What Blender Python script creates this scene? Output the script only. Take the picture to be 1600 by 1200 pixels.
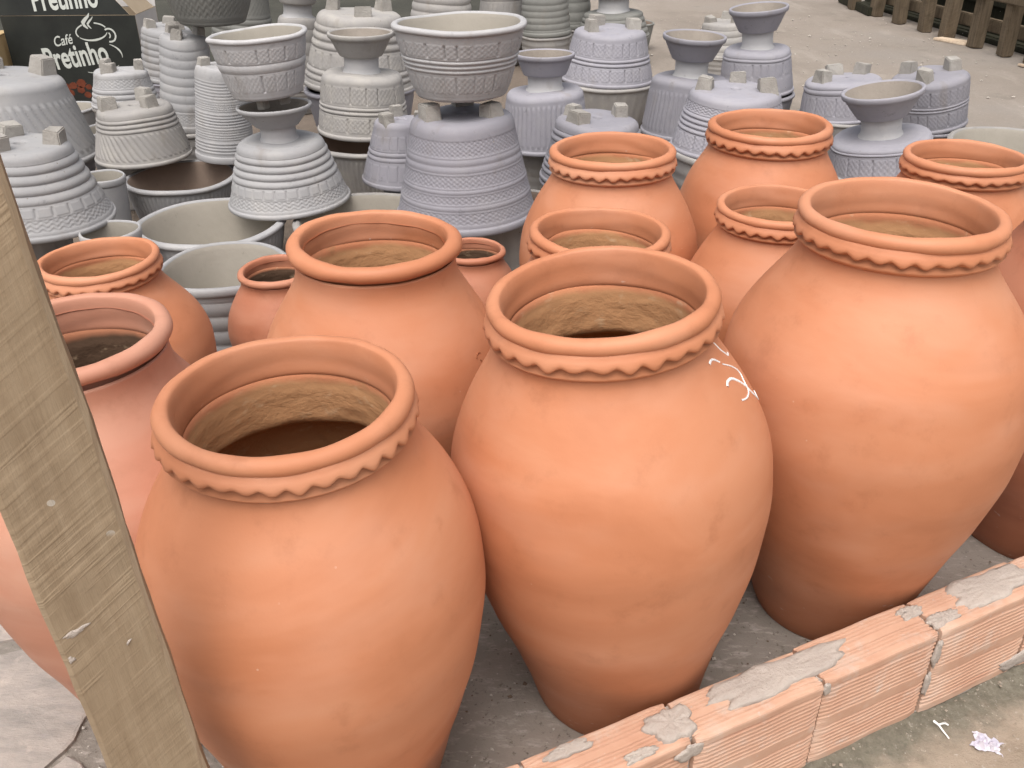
import bpy, math, random
import numpy as np
from mathutils import Vector, Matrix
R_ = math.radians
PI = math.pi
scene = bpy.context.scene
for o in list(bpy.data.objects):
    bpy.data.objects.remove(o)
col = scene.collection

# ------------------------------------------------------------------ camera
cam_d = bpy.data.cameras.new('camera')
cam_d.sensor_width = 36.0
cam_d.lens = 1420 / 1600 * 36.0
cam_d.clip_start = 0.02
cam_d.clip_end = 500
cam = bpy.data.objects.new('camera', cam_d)
col.objects.link(cam)
cam.matrix_world = Matrix.Translation((0, 0, 1.2751)) @ Matrix.Rotation(R_(60.0), 4, 'X') @ Matrix.Rotation(R_(-0.4), 4, 'Z')
scene.camera = cam

# ------------------------------------------------------------------ sky, sun, exposure
SUN_EL, SUN_ROT = R_(66), R_(195)
world = bpy.data.worlds.new('World')
scene.world = world
world.use_nodes = True
wn = world.node_tree
wn.nodes.clear()
sky = wn.nodes.new('ShaderNodeTexSky')
sky.sky_type = 'NISHITA'
sky.sun_disc = False
sky.sun_elevation = SUN_EL
sky.sun_rotation = SUN_ROT
sky.altitude = 0
sky.air_density = 0.9
sky.dust_density = 8.0
sky.ozone_density = 0.6
bg = wn.nodes.new('ShaderNodeBackground')
bg.inputs['Strength'].default_value = 0.14
wo = wn.nodes.new('ShaderNodeOutputWorld')
# cloud cover: the overcast veil greys the clear-sky blue
bw = wn.nodes.new('ShaderNodeRGBToBW')
veil = wn.nodes.new('ShaderNodeMix'); veil.data_type = 'RGBA'; veil.inputs[0].default_value = 0.72
wn.links.new(sky.outputs[0], bw.inputs[0]); wn.links.new(sky.outputs[0], veil.inputs[6]); wn.links.new(bw.outputs[0], veil.inputs[7])
wn.links.new(veil.outputs[2], bg.inputs[0])
wn.links.new(bg.outputs[0], wo.inputs[0])
sun_d = bpy.data.lights.new('sun', 'SUN')
sun_d.energy = 0.6
sun_d.angle = R_(60)
sun_d.color = (1.0, 0.93, 0.84)
sun = bpy.data.objects.new('sun', sun_d)
col.objects.link(sun)
sdir = Vector((math.sin(SUN_ROT) * math.cos(SUN_EL), math.cos(SUN_ROT) * math.cos(SUN_EL), math.sin(SUN_EL)))
sun.rotation_euler = sdir.to_track_quat('Z', 'Y').to_euler()
sun.location = (0, 0, 8)
scene.view_settings.view_transform = 'Standard'
scene.view_settings.look = 'None'
scene.view_settings.gamma = 1.0
scene.view_settings.use_curve_mapping = False
scene.view_settings.exposure = 0.70

# ------------------------------------------------------------------ small helpers
def tag(o, label=None, cat=None, group=None, kind=None):
    if label: o['label'] = label
    if cat: o['category'] = cat
    if group: o['group'] = group
    if kind: o['kind'] = kind
    return o

def empty(name, loc, rot=(0, 0, 0)):
    o = bpy.data.objects.new(name, None)
    o.empty_display_size = 0.1
    o.location = loc
    o.rotation_euler = rot
    col.objects.link(o)
    return o

def link(name, me, parent=None, loc=(0, 0, 0), rot=(0, 0, 0)):
    o = bpy.data.objects.new(name, me)
    o.location = loc
    o.rotation_euler = rot
    col.objects.link(o)
    if parent is not None: o.parent = parent
    return o

def mesh(name, verts, faces, mats, smooth=True, midx=None):
    me = bpy.data.meshes.new(name)
    me.from_pydata([tuple(map(float, v)) for v in verts], [], [tuple(map(int, f)) for f in faces])
    for m in (mats if isinstance(mats, (list, tuple)) else [mats]): me.materials.append(m)
    me.polygons.foreach_set('use_smooth', [smooth] * len(me.polygons))
    if midx is not None: me.polygons.foreach_set('material_index', [int(i) for i in midx])
    me.update()
    return me

def grid_mesh(name, V, mats, row_mat=None, cap0=False, cap1=False):
    """V: (rows, segs, 3) closed round the second axis."""
    nr, ns, _ = V.shape
    i = np.arange(nr - 1)[:, None]; j = np.arange(ns)[None, :]
    a = i * ns + j; b = i * ns + (j + 1) % ns; c = b + ns; d = a + ns
    F = np.stack([a, b, c, d], -1).reshape(-1, 4)
    verts = V.reshape(-1, 3)
    me = bpy.data.meshes.new(name)
    nv = len(verts)
    loops = F.reshape(-1)
    starts = np.arange(len(F)) * 4
    totals = np.full(len(F), 4)
    mi = np.repeat(np.array(row_mat if row_mat is not None else [0] * (nr - 1)), ns)
    extra = []
    if cap0:
        verts = np.vstack([verts, V[0].mean(0)]); ci = len(verts) - 1
        extra += [(ci, (k + 1) % ns, k) for k in range(ns)]
    if cap1:
        verts = np.vstack([verts, V[-1].mean(0)]); ci = len(verts) - 1; o = (nr - 1) * ns
        extra += [(ci, o + k, o + (k + 1) % ns) for k in range(ns)]
    if extra:
        E = np.array(extra)
        starts = np.concatenate([starts, len(loops) + np.arange(len(E)) * 3])
        totals = np.concatenate([totals, np.full(len(E), 3)])
        loops = np.concatenate([loops, E.reshape(-1)])
        mm = row_mat if row_mat is not None else [0]
        n0 = ns if cap0 else 0
        mi = np.concatenate([mi, np.full(n0, mm[0]), np.full(len(E) - n0, mm[-1])])
    me.vertices.add(len(verts)); me.vertices.foreach_set('co', verts.astype(np.float32).ravel())
    me.loops.add(len(loops)); me.loops.foreach_set('vertex_index', loops.astype(np.int32))
    me.polygons.add(len(starts))
    me.polygons.foreach_set('loop_start', starts.astype(np.int32))
    me.polygons.foreach_set('loop_total', totals.astype(np.int32))
    for m in mats: me.materials.append(m)
    me.polygons.foreach_set('material_index', mi.astype(np.int32))
    me.polygons.foreach_set('use_smooth', np.ones(len(starts), dtype=bool))
    me.update(calc_edges=True)
    me.validate()
    return me

def box_vf(sx, sy, sz, jit=0.0, rng=None, bev=0.0):
    """axis box centred in x, y and standing on z=0, with chamfered edges"""
    import bmesh
    bm = bmesh.new()
    bmesh.ops.create_cube(bm, size=1.0)
    for v in bm.verts:
        v.co = Vector((v.co.x * sx, v.co.y * sy, (v.co.z + .5) * sz))
        if rng is not None and jit:
            v.co += Vector([rng.uniform(-jit, jit) for _ in range(3)])
    if bev: bmesh.ops.bevel(bm, geom=bm.edges[:], offset=bev, segments=2, affect='EDGES')
    bm.verts.index_update()
    V = [v.co[:] for v in bm.verts]; F = [[v.index for v in f.verts] for f in bm.faces]
    bm.free()
    return V, F

# ------------------------------------------------------------------ materials
class NT:
    def __init__(s, name):
        s.m = bpy.data.materials.new(name); s.m.use_nodes = True
        s.t = s.m.node_tree; s.t.nodes.clear()
        s.out = s.t.nodes.new('ShaderNodeOutputMaterial')
        s.b = s.t.nodes.new('ShaderNodeBsdfPrincipled')
        s.t.links.new(s.b.outputs[0], s.out.inputs[0])
        s.tc = s.t.nodes.new('ShaderNodeTexCoord')
    def n(s, kind, **kw):
        nd = s.t.nodes.new('ShaderNode' + kind)
        for k, v in kw.items():
            if k.startswith('i_'):
                nd.inputs[k[2:].replace('_', ' ')].default_value = v
            else: setattr(nd, k, v)
        return nd
    def l(s, a, b): s.t.links.new(a, b)
    def mapping(s, coord='Object', scale=(1, 1, 1), rot=(0, 0, 0), rand=False):
        mp = s.n('Mapping'); mp.inputs['Scale'].default_value = scale; mp.inputs['Rotation'].default_value = rot
        s.l(s.tc.outputs[coord], mp.inputs['Vector'])
        if rand:
            oi = s.n('ObjectInfo'); mu = s.n('Math', operation='MULTIPLY'); mu.inputs[1].default_value = 37.0
            s.l(oi.outputs['Random'], mu.inputs[0]); s.l(mu.outputs[0], mp.inputs['Location'])
        return mp.outputs[0]
    def noise(s, vec, scale, detail=4, rough=.55, dist=0):
        nd = s.n('TexNoise'); nd.inputs['Scale'].default_value = scale; nd.inputs['Detail'].default_value = detail
        nd.inputs['Roughness'].default_value = rough; nd.inputs['Distortion'].default_value = dist
        s.l(vec, nd.inputs['Vector']); return nd.outputs['Fac']
    def ramp(s, fac, stops):
        r = s.n('ValToRGB'); e = r.color_ramp.elements
        while len(e) < len(stops): e.new(.5)
        for el, (p, c) in zip(e, stops):
            el.position = p; el.color = (*c, 1) if len(c) == 3 else c
        s.l(fac, r.inputs[0]); return r.outputs[0]
    def mask(s, fac, a, b):
        mr = s.n('MapRange'); mr.interpolation_type = 'SMOOTHSTEP'
        mr.inputs['From Min'].default_value = a; mr.inputs['From Max'].default_value = b
        s.l(fac, mr.inputs['Value']); return mr.outputs[0]
    def mix(s, fac, a, b, blend='MIX'):
        mx = s.n('Mix', data_type='RGBA', blend_type=blend)
        for i, v in ((0, fac), (6, a), (7, b)):
            if hasattr(v, 'links') or hasattr(v, 'is_linked'): s.l(v, mx.inputs[i])
            else: mx.inputs[i].default_value = v if i == 0 else (*v, 1)
        return mx.outputs[2]
    def math(s, op, a, b=0.0):
        m = s.n('Math', operation=op)
        for i, v in ((0, a), (1, b)):
            if hasattr(v, 'is_linked'): s.l(v, m.inputs[i])
            else: m.inputs[i].default_value = v
        return m.outputs[0]
    def bump(s, h, strength=.3, dist=.004, prev=None):
        b = s.n('Bump'); b.inputs['Strength'].default_value = strength; b.inputs['Distance'].default_value = dist
        s.l(h, b.inputs['Height'])
        if prev is not None: s.l(prev, b.inputs['Normal'])
        return b.outputs[0]
    def done(s, color, rough=.7, normal=None, spec=.35):
        for k, v in (('Base Color', color), ('Roughness', rough)):
            if hasattr(v, 'is_linked'): s.l(v, s.b.inputs[k])
            else: s.b.inputs[k].default_value = (*v, 1) if k == 'Base Color' else v
        s.b.inputs['Specular IOR Level'].default_value = spec
        if normal is not None: s.l(normal, s.b.inputs['Normal'])
        return s.m

def terracotta(name, c0, c1, c2, dusty=.35):
    t = NT(name)
    v = t.mapping(rand=True); vz = t.mapping(scale=(1, 1, 2.2), rand=True)
    big = t.noise(vz, 3.2, 4, .6, .6)
    c = t.ramp(big, [(.25, c0), (.5, c1), (.75, c2)])
    mid = t.noise(v, 17, 5, .65)
    c = t.mix(t.math('MULTIPLY', t.mask(mid, .52, .8), .55), c, tuple(x * .84 for x in c0))
    pale = t.noise(vz, 5.5, 3, .5)
    c = t.mix(t.math('MULTIPLY', t.mask(pale, .45, .75), dusty * .7), c, (.60, .33, .225))
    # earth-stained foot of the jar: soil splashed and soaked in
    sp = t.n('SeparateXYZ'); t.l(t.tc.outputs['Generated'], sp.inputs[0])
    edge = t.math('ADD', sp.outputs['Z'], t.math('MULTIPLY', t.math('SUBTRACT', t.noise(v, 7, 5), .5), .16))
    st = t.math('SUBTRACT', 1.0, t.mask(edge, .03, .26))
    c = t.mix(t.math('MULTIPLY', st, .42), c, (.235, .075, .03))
    vsm = t.mapping(scale=(1, 1, 2.5), rand=True)
    sm = t.math('MULTIPLY', t.mask(t.noise(vsm, 32, 4, .6), .66, .72), t.math('SUBTRACT', 1.0, t.mask(edge, .16, .24)))
    c = t.mix(t.math('MULTIPLY', sm, .5), c, (.52, .40, .33))
    # lime specks and tiny pits
    vo = t.n('TexVoronoi'); vo.inputs['Scale'].default_value = 42; t.l(v, vo.inputs['Vector'])
    sk = t.math('LESS_THAN', vo.outputs['Distance'], .06)
    pres = t.mask(t.noise(v, 7, 2), .62, .66)
    c = t.mix(t.math('MULTIPLY', t.math('MULTIPLY', sk, pres), .35), c, (.66, .52, .43))
    pit = t.math('MULTIPLY', sk, t.mask(t.noise(v, 11, 2), .6, .64))
    lines = t.n('TexWave'); lines.wave_type = 'BANDS'; lines.bands_direction = 'Z'
    lines.inputs['Scale'].default_value = 26; lines.inputs['Distortion'].default_value = 5; lines.inputs['Detail'].default_value = 3
    lines.inputs['Detail Scale'].default_value = .6
    t.l(v, lines.inputs['Vector'])
    h = t.math('ADD', t.math('MULTIPLY', lines.outputs['Fac'], .035), t.math('MULTIPLY', t.noise(v, 14, 5, .55), .55))
    h = t.math('SUBTRACT', h, t.math('MULTIPLY', pit, .5))
    fine = t.noise(v, 260, 3, .6)
    nrm = t.bump(fine, .10, .0012, t.bump(h, .22, .004))
    rg = t.math('ADD', .48, t.math('MULTIPLY', t.noise(v, 6, 3), .22))
    return t.done(c, rg, nrm, .45)

def clay_inside(name, top, deep):
    t = NT(name)
    v = t.mapping(rand=True)
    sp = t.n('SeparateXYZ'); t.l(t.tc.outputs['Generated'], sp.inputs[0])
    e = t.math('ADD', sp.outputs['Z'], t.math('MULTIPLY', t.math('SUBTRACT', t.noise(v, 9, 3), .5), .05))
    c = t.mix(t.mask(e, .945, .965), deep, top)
    vs = t.mapping(scale=(1, 1, 1.5), rand=True)
    n1 = t.noise(vs, 16, 6, .65, .8)
    c = t.mix(t.mask(n1, .55, .8), c, tuple(x * .8 for x in deep))
    c = t.mix(t.math('MULTIPLY', t.mask(t.noise(vs, 30, 4), .58, .75), .5), c, (.62, .46, .30))
    vo = t.n('TexVoronoi', feature='SMOOTH_F1'); vo.inputs['Scale'].default_value = 34; t.l(vs, vo.inputs['Vector'])
    rough_z = t.math('SUBTRACT', 1.0, t.mask(e, .925, .96))
    h = t.math('MULTIPLY', t.math('ADD', t.noise(vs, 19, 6, .62, .2), t.math('MULTIPLY', vo.outputs['Distance'], .35)), rough_z)
    nrm = t.bump(t.noise(v, 120, 4), .2, .002, t.bump(h, .42, .012))
    return t.done(c, .85, nrm, .2)

def grey_slip(name, c0, c1, dust, dusty=.5):
    t = NT(name)
    v = t.mapping(rand=True)
    c = t.ramp(t.noise(v, 5, 5, .6), [(.3, c0), (.7, c1)])
    c = t.mix(t.math('MULTIPLY', t.mask(t.noise(v, 9, 6, .7), .42, .72), dusty), c, dust)
    c = t.mix(t.math('MULTIPLY', t.mask(t.noise(v, 28, 5, .7), .6, .72), .55), c, tuple(x * .7 for x in c0))
    vo = t.n('TexVoronoi'); vo.inputs['Scale'].default_value = 30; t.l(v, vo.inputs['Vector'])
    sk = t.math('MULTIPLY', t.math('LESS_THAN', vo.outputs['Distance'], .07), t.mask(t.noise(v, 6, 2), .55, .6))
    c = t.mix(t.math('MULTIPLY', sk, .7), c, (.16, .12, .09))
    vd = t.mapping(scale=(1, 1, .35), rand=True)
    c = t.mix(t.math('MULTIPLY', t.mask(t.noise(vd, 11, 5, .6), .56, .74), .38), c, (.215, .185, .155))
    oi = t.n('ObjectInfo'); tone = t.n('HueSaturation')
    t.l(t.math('ADD', .88, t.math('MULTIPLY', oi.outputs['Random'], .22)), tone.inputs['Value']); t.l(c, tone.inputs['Color']); c = tone.outputs[0]
    h = t.math('ADD', t.math('MULTIPLY', t.noise(v, 45, 6, .65), .7), t.math('MULTIPLY', t.noise(v, 12, 3), .6))
    nrm = t.bump(t.noise(v, 320, 2), .15, .001, t.bump(h, .3, .004))
    return t.done(c, t.math('ADD', .55, t.math('MULTIPLY', t.noise(v, 14, 3), .25)), nrm, .3)

def cement(name, c0, c1, scale=18, bump=.4, spots=(.2, .17, .14), rough=.9):
    t = NT(name)
    v = t.mapping(rand=True)
    c = t.ramp(t.noise(v, scale * .35, 6, .65), [(.3, c0), (.7, c1)])
    c = t.mix(t.math('MULTIPLY', t.mask(t.noise(v, scale * 3, 5, .7), .6, .75), .6), c, spots)
    h = t.noise(v, scale * 4, 6, .7)
    return t.done(c, rough, t.bump(h, bump, .006), .2)

M = {}
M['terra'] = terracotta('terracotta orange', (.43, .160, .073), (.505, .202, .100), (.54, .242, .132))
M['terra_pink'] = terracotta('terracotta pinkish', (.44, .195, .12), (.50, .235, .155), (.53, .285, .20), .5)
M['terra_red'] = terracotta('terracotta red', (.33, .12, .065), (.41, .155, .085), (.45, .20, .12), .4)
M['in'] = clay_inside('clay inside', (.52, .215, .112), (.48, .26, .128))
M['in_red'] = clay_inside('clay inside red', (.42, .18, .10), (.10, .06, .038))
M['slip'] = grey_slip('grey slip', (.305, .302, .308), (.355, .352, .356), (.405, .39, .375))
M['slip_pale'] = grey_slip('pale neck slip', (.37, .366, .372), (.43, .424, .426), (.47, .455, .44))
M['slip_lilac'] = grey_slip('lilac grey slip', (.252, .245, .274), (.295, .286, .317), (.335, .323, .338), .4)
M['slip_dusty'] = grey_slip('dusty grey slip', (.275, .262, .252), (.325, .31, .296), (.38, .358, .325), .7)
M['slip_dark'] = grey_slip('dark grey slip', (.17, .17, .157), (.21, .21, .195), (.24, .235, .215), .5)
M['raw'] = cement('raw cement foot', (.29, .27, .245), (.39, .37, .34), 30, .8)
M['bowl_in'] = cement('cement bowl inside', (.30, .275, .235), (.36, .33, .285), 12, .25, (.23, .205, .175))
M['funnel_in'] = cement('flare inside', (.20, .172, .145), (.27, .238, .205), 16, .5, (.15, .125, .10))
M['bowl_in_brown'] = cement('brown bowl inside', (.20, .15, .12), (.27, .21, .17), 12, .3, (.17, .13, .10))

# measured places (metres): jars (x, y, lip radius, height, lean deg); planters (x, y, base z, rim radius, top radius, height, lean deg)
J={'A': (-0.2571, 0.9381, 0.1532, 0.711, -1.2),
 'B': (0.1836, 1.1395, 0.1603, 0.75, -4.62),
 'C': (0.6163, 1.3488, 0.155, 0.7905, -0.77),
 'D': (-0.2339, 1.4711, 0.1487, 0.6988, 0),
 'E': (0.2409, 2.1252, 0.1474, 0.672, 0),
 'F': (0.6679, 2.3548, 0.1556, 0.6689, 0),
 'G': (1.1035, 2.1757, 0.1446, 0.636, 0),
 'H': (-0.8543, 1.7611, 0.1207, 0.5554, 0),
 'I': (-0.592, 1.115, 0.137, 0.7, -1.5),
 'J': (-0.5826, 2.0979, 0.0962, 0.385, 0),
 'K': (-0.1026, 2.2619, 0.0881, 0.37, 0),
 'L': (0.173, 1.6885, 0.1377, 0.6333, 0),
 'M': (0.5729, 1.8709, 0.1284, 0.6212, 0),
 'N': (1.12, 1.565, 0.165, 0.74, 0)}
G={'g1': (-1.4604, 2.6804, 0.33, 0.2321, 0.1441, 0.2333, 3.3759),
 'g11': (-0.1477, 2.9166, 0.25, 0.2324, 0.1676, 0.334, -1.0043),
 'g12': (-0.4023, 3.2981, 0.25, 0.1461, 0.0974, 0.2236, 2.6388),
 'g13': (0.146, 3.7534, 0.25, 0.1785, 0.1566, 0.2288, -1.2576),
 'g14': (0.5192, 5.0371, 0.25, 0.2526, 0.192, 0.2581, 1.6342),
 'g15': (0.3209, 3.4177, 0.22, 0.2113, 0.1579, 0.2243, 0.5899),
 'g16': (0.7916, 4.1416, 0.2, 0.2002, 0.1689, 0.2475, 1.0621),
 'g17': (0.8279, 3.4204, 0.33, 0.2243, 0.1686, 0.2141, -0.1858),
 'g18': (1.2442, 4.7356, 0.25, 0.1895, 0.1633, 0.2151, -4.5228),
 'g19': (1.3548, 6.0417, 0.2, 0.179, 0.1357, 0.1967, -3.851),
 'g2': (-1.9907, 3.679, 0.25, 0.2998, 0.2119, 0.3121, 4.1389),
 'g20': (1.5909, 4.4439, 0.2, 0.1927, 0.174, 0.1738, -3.7451),
 'g21': (1.8979, 4.1578, 0.22, 0.163, 0.1624, 0.2304, -9.9289),
 'g22': (1.4279, 3.457, 0.22, 0.2006, 0.1795, 0.1475, -8.3198),
 'g25': (-1.2168, 5.4142, 0.15, 0.1359, 0.1122, 0.3799, 5.6608),
 'g26': (-0.7512, 4.6999, 0.3, 0.2775, 0.2083, 0.3455, 4.6033),
 'g27': (0.2441, 6.5183, 0.25, 0.1754, 0.1472, 0.3619, -1.7821),
 'g28': (0.7288, 6.7903, 0.2, 0.2584, 0.2075, 0.1566, -0.8988),
 'g3': (-1.4741, 3.6377, 0.25, 0.1885, 0.1441, 0.2032, -0.5848),
 'g31': (-1.9417, 5.3828, 0.2, 0.1532, 0.1352, 0.2857, 6.1562),
 'g4': (-1.8778, 4.5487, 0.25, 0.1604, 0.1245, 0.1649, 1.3642),
 'g40': (-0.4442, 6.2668, 0.25, 0.2294, 0.1767, 0.3358, 2.7005),
 'g41': (0.4729, 7.1072, 0.2, 0.134, 0.1025, 0.4348, -1.2),
 'g42': (-1.845, 6.651, 0.2, 0.2148, 0.1721, 0.3725, 6.5633),
 'g43': (-0.0573, 6.789, 0.2, 0.1739, 0.1382, 0.3666, 0.5094),
 'g5': (-1.428, 4.0981, 0.25, 0.1299, 0.102, 0.3915, 5.7389),
 'g6': (-1.1399, 3.617, 0.25, 0.1164, 0.0939, 0.3561, 5.0864),
 'g8': (-0.7699, 3.0716, 0.25, 0.2116, 0.1487, 0.2171, -2.169),
 'g9': (-0.6408, 4.0159, 0.25, 0.2029, 0.1727, 0.2502, 2.5843)}
FUN={'g13': (0.3681, 0.1184, 0.068),
 'g16': (0.4201, 0.1377, 0.0716),
 'g18': (0.4038, 0.1428, 0.0745),
 'g22': (0.3169, 0.1479, 0.0733),
 'g25': (0.5501, 0.1191, 0.077),
 'g28': (0.3815, 0.1972, 0.1052),
 'g8': (0.331, 0.1248, 0.0592),
 'g9': (0.4117, 0.1371, 0.0719)}
BOWL={'g10': (-0.1501, 2.9166, 0.8565, 0.2039, 0.1414),
 'g24': (-1.2543, 4.0981, 0.89, 0.208, 0.1369),
 'g7': (-0.7946, 3.0716, 0.8043, 0.1589, 0.1141)}
BAS={'b1': (-0.9974, 2.8898, 0.245, 0.2464),
 'b2': (-0.8026, 2.3692, 0.3, 0.1849),
 'b23': (2.0801, 3.7566, 0.25, 0.2502),
 'b29': (0.9487, 7.3447, 0.2, 0.1519),
 'b3': (-1.2838, 3.4725, 0.22, 0.218),
 'b32': (-2.2467, 4.7103, 0.2, 0.1348),
 'b33': (-1.8832, 3.97, 0.3, 0.1021),
 'b4': (-1.4713, 3.2052, 0.3, 0.0824),
 'b5': (-1.1935, 2.5756, 0.33, 0.0888),
 'b6': (-0.4688, 2.9117, 0.245, 0.2587),
 'b9': (-0.62, 3.8952, 0.245, 0.2436)}


# ------------------------------------------------------------------ ground
def ground_mat():
    t = NT('beige road dirt')
    v = t.mapping('Object')
    c = t.ramp(t.noise(v, .9, 6, .6), [(.3, (.205, .175, .148)), (.5, (.25, .215, .183)), (.72, (.29, .25, .215))])
    c = t.mix(t.math('MULTIPLY', t.mask(t.noise(v, .45, 4, .6), .5, .68), .55), c, (.22, .20, .18))
    vr = t.mapping('Object', scale=(1, .35, 1), rot=(0, 0, .35))
    c = t.mix(t.math('MULTIPLY', t.mask(t.noise(vr, 2.6, 6, .65, .4), .5, .7), .5), c, (.35, .31, .27))
    c = t.mix(t.math('MULTIPLY', t.mask(t.noise(v, 3.4, 6, .7), .55, .7), .5), c, (.165, .145, .122))
    c = t.mix(t.math('MULTIPLY', t.mask(t.noise(v, 22, 6, .75), .52, .75), .6), c, (.19, .165, .14))
    c = t.mix(t.math('MULTIPLY', t.mask(t.noise(v, 60, 4, .7), .6, .72), .5), c, (.55, .49, .43))
    h = t.math('ADD', t.noise(v, 40, 8, .75), t.noise(v, 6, 4))
    return t.done(c, .95, t.bump(h, .45, .012), .15)
M['road'] = ground_mat()
WD = Vector((.9063, .4226, 0)); WN = Vector((-.4226, .9063, 0))
def wall_pt(s, n, z): return WD * s + WN * n + Vector((0, 0, z))
def ground_sheet(name, ss, nn, z, mat, skirt=None):
    V = []; F = []
    rows = [(n, z) for n in nn]
    if skirt is not None: rows = [(nn[0], skirt)] + rows
    m = len(ss)
    for (n, zz) in rows:
        for q in ss: V.append(wall_pt(q, n, zz)[:])
    for jj in range(len(rows) - 1):
        for k in range(m - 1): F.append((jj * m + k, jj * m + k + 1, (jj + 1) * m + k + 1, (jj + 1) * m + k))
    return tag(link(name, mesh(name, V, F, mat, False)), kind='structure')
SS = [-80, -20, -6, -3, -1.5, 0, 1.5, 3, 6, 20, 80]
ground_sheet('ground', SS, [.732, 1.5, 3, 6, 12, 30, 130], 0, M['road'], -.12)

def floor_mat():
    t = NT('old grey yard floor')
    v = t.mapping('Object')
    c = t.ramp(t.noise(v, 3.0, 6, .65), [(.28, (.165, .14, .12)), (.5, (.215, .19, .165)), (.75, (.27, .24, .215))])
    c = t.mix(t.math('MULTIPLY', t.mask(t.noise(v, 1.6, 3, .5), .5, .66), .55), c, (.36, .295, .255))
    vs = t.mapping('Object', scale=(1, 3, 1), rot=(0, 0, .5))
    c = t.mix(t.math('MULTIPLY', t.mask(t.noise(vs, 26, 6, .7), .5, .7), .5), c, (.48, .43, .39))
    c = t.mix(t.math('MULTIPLY', t.mask(t.noise(v, 75, 5, .75), .58, .68), .75), c, (.085, .07, .055))
    vo = t.n('TexVoronoi', feature='DISTANCE_TO_EDGE'); vo.inputs['Scale'].default_value = 5.5
    vd = t.n('VectorMath', operation='ADD')
    nz = t.n('TexNoise'); nz.inputs['Scale'].default_value = 9; nz.inputs['Detail'].default_value = 5; t.l(v, nz.inputs['Vector'])
    sc = t.n('VectorMath', operation='SCALE'); sc.inputs['Scale'].default_value = .16; t.l(nz.outputs['Color'], sc.inputs[0])
    t.l(v, vd.inputs[0]); t.l(sc.outputs[0], vd.inputs[1]); t.l(vd.outputs[0], vo.inputs['Vector'])
    crack = t.math('MULTIPLY', t.math('SUBTRACT', 1.0, t.mask(vo.outputs['Distance'], .004, .016)), t.mask(t.noise(v, 2.3, 2), .60, .66))
    c = t.mix(t.math('MULTIPLY', crack, .65), c, (.11, .09, .07))
    h = t.math('SUBTRACT', t.math('ADD', t.noise(v, 34, 8, .75), t.math('MULTIPLY', t.noise(v, 7, 4), 1.4)), t.math('MULTIPLY', crack, 1.2))
    return t.done(c, .92, t.bump(h, .55, .008), .2)
M['floor'] = floor_mat()

# enclosure floor follows the wall
def yard_floor():
    rg = np.random.RandomState(4)
    nx, ny = 90, 50
    V = []
    for j in range(ny + 1):
        for i in range(nx + 1):
            p = wall_pt(-1.6 + 4.2 * i / nx, .734 + 1.72 * j / ny, .004)
            p.z += rg.uniform(0, .0025) + .004 * (.5 + .5 * math.sin(p.x * 5 + 1.3) * math.cos(p.y * 6))
            V.append(p[:])
    F = [(j * (nx + 1) + i, j * (nx + 1) + i + 1, (j + 1) * (nx + 1) + i + 1, (j + 1) * (nx + 1) + i) for j in range(ny) for i in range(nx)]
    return link('floor', mesh('floor', V, F, M['floor']))
fl = yard_floor(); tag(fl, kind='structure')
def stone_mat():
    t = NT('lightened streaked screed'); v = t.mapping('Object')
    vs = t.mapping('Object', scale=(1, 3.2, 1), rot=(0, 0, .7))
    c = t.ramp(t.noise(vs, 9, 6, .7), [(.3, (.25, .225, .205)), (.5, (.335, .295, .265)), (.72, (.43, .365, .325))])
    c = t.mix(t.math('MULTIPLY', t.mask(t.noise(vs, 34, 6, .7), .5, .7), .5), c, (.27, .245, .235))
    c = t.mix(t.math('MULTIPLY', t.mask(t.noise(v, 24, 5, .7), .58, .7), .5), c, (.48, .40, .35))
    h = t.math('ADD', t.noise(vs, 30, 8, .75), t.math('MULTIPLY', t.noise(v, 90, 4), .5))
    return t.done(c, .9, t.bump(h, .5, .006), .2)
M['flake'] = stone_mat()  # pinkish-grey streaked stone, with the open daylight here put into its paler colour
rng = random.Random(11)
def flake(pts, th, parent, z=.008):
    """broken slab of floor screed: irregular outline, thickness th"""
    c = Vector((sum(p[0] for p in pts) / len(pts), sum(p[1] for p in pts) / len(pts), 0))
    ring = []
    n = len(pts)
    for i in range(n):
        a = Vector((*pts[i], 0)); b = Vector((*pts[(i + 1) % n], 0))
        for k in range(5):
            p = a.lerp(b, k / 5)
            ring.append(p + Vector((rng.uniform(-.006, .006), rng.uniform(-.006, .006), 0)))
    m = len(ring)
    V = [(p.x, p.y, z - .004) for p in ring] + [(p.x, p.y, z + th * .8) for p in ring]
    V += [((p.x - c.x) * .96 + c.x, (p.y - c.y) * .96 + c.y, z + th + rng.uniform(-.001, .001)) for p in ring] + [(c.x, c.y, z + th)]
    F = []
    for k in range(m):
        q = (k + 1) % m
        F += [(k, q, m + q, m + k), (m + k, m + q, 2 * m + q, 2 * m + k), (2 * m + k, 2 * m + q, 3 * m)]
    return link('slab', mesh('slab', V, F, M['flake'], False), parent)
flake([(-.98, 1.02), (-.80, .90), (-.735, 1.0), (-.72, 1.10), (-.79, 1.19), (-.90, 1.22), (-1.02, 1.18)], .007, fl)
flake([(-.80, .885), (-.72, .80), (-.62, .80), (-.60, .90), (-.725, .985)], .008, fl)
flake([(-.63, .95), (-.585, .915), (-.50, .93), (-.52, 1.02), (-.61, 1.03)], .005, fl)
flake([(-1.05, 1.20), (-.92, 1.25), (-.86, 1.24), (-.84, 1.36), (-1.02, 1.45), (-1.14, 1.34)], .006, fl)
flake([(-.59, .79), (-.48, .76), (-.44, .83), (-.5, .9), (-.58, .89)], .006, fl)

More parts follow.
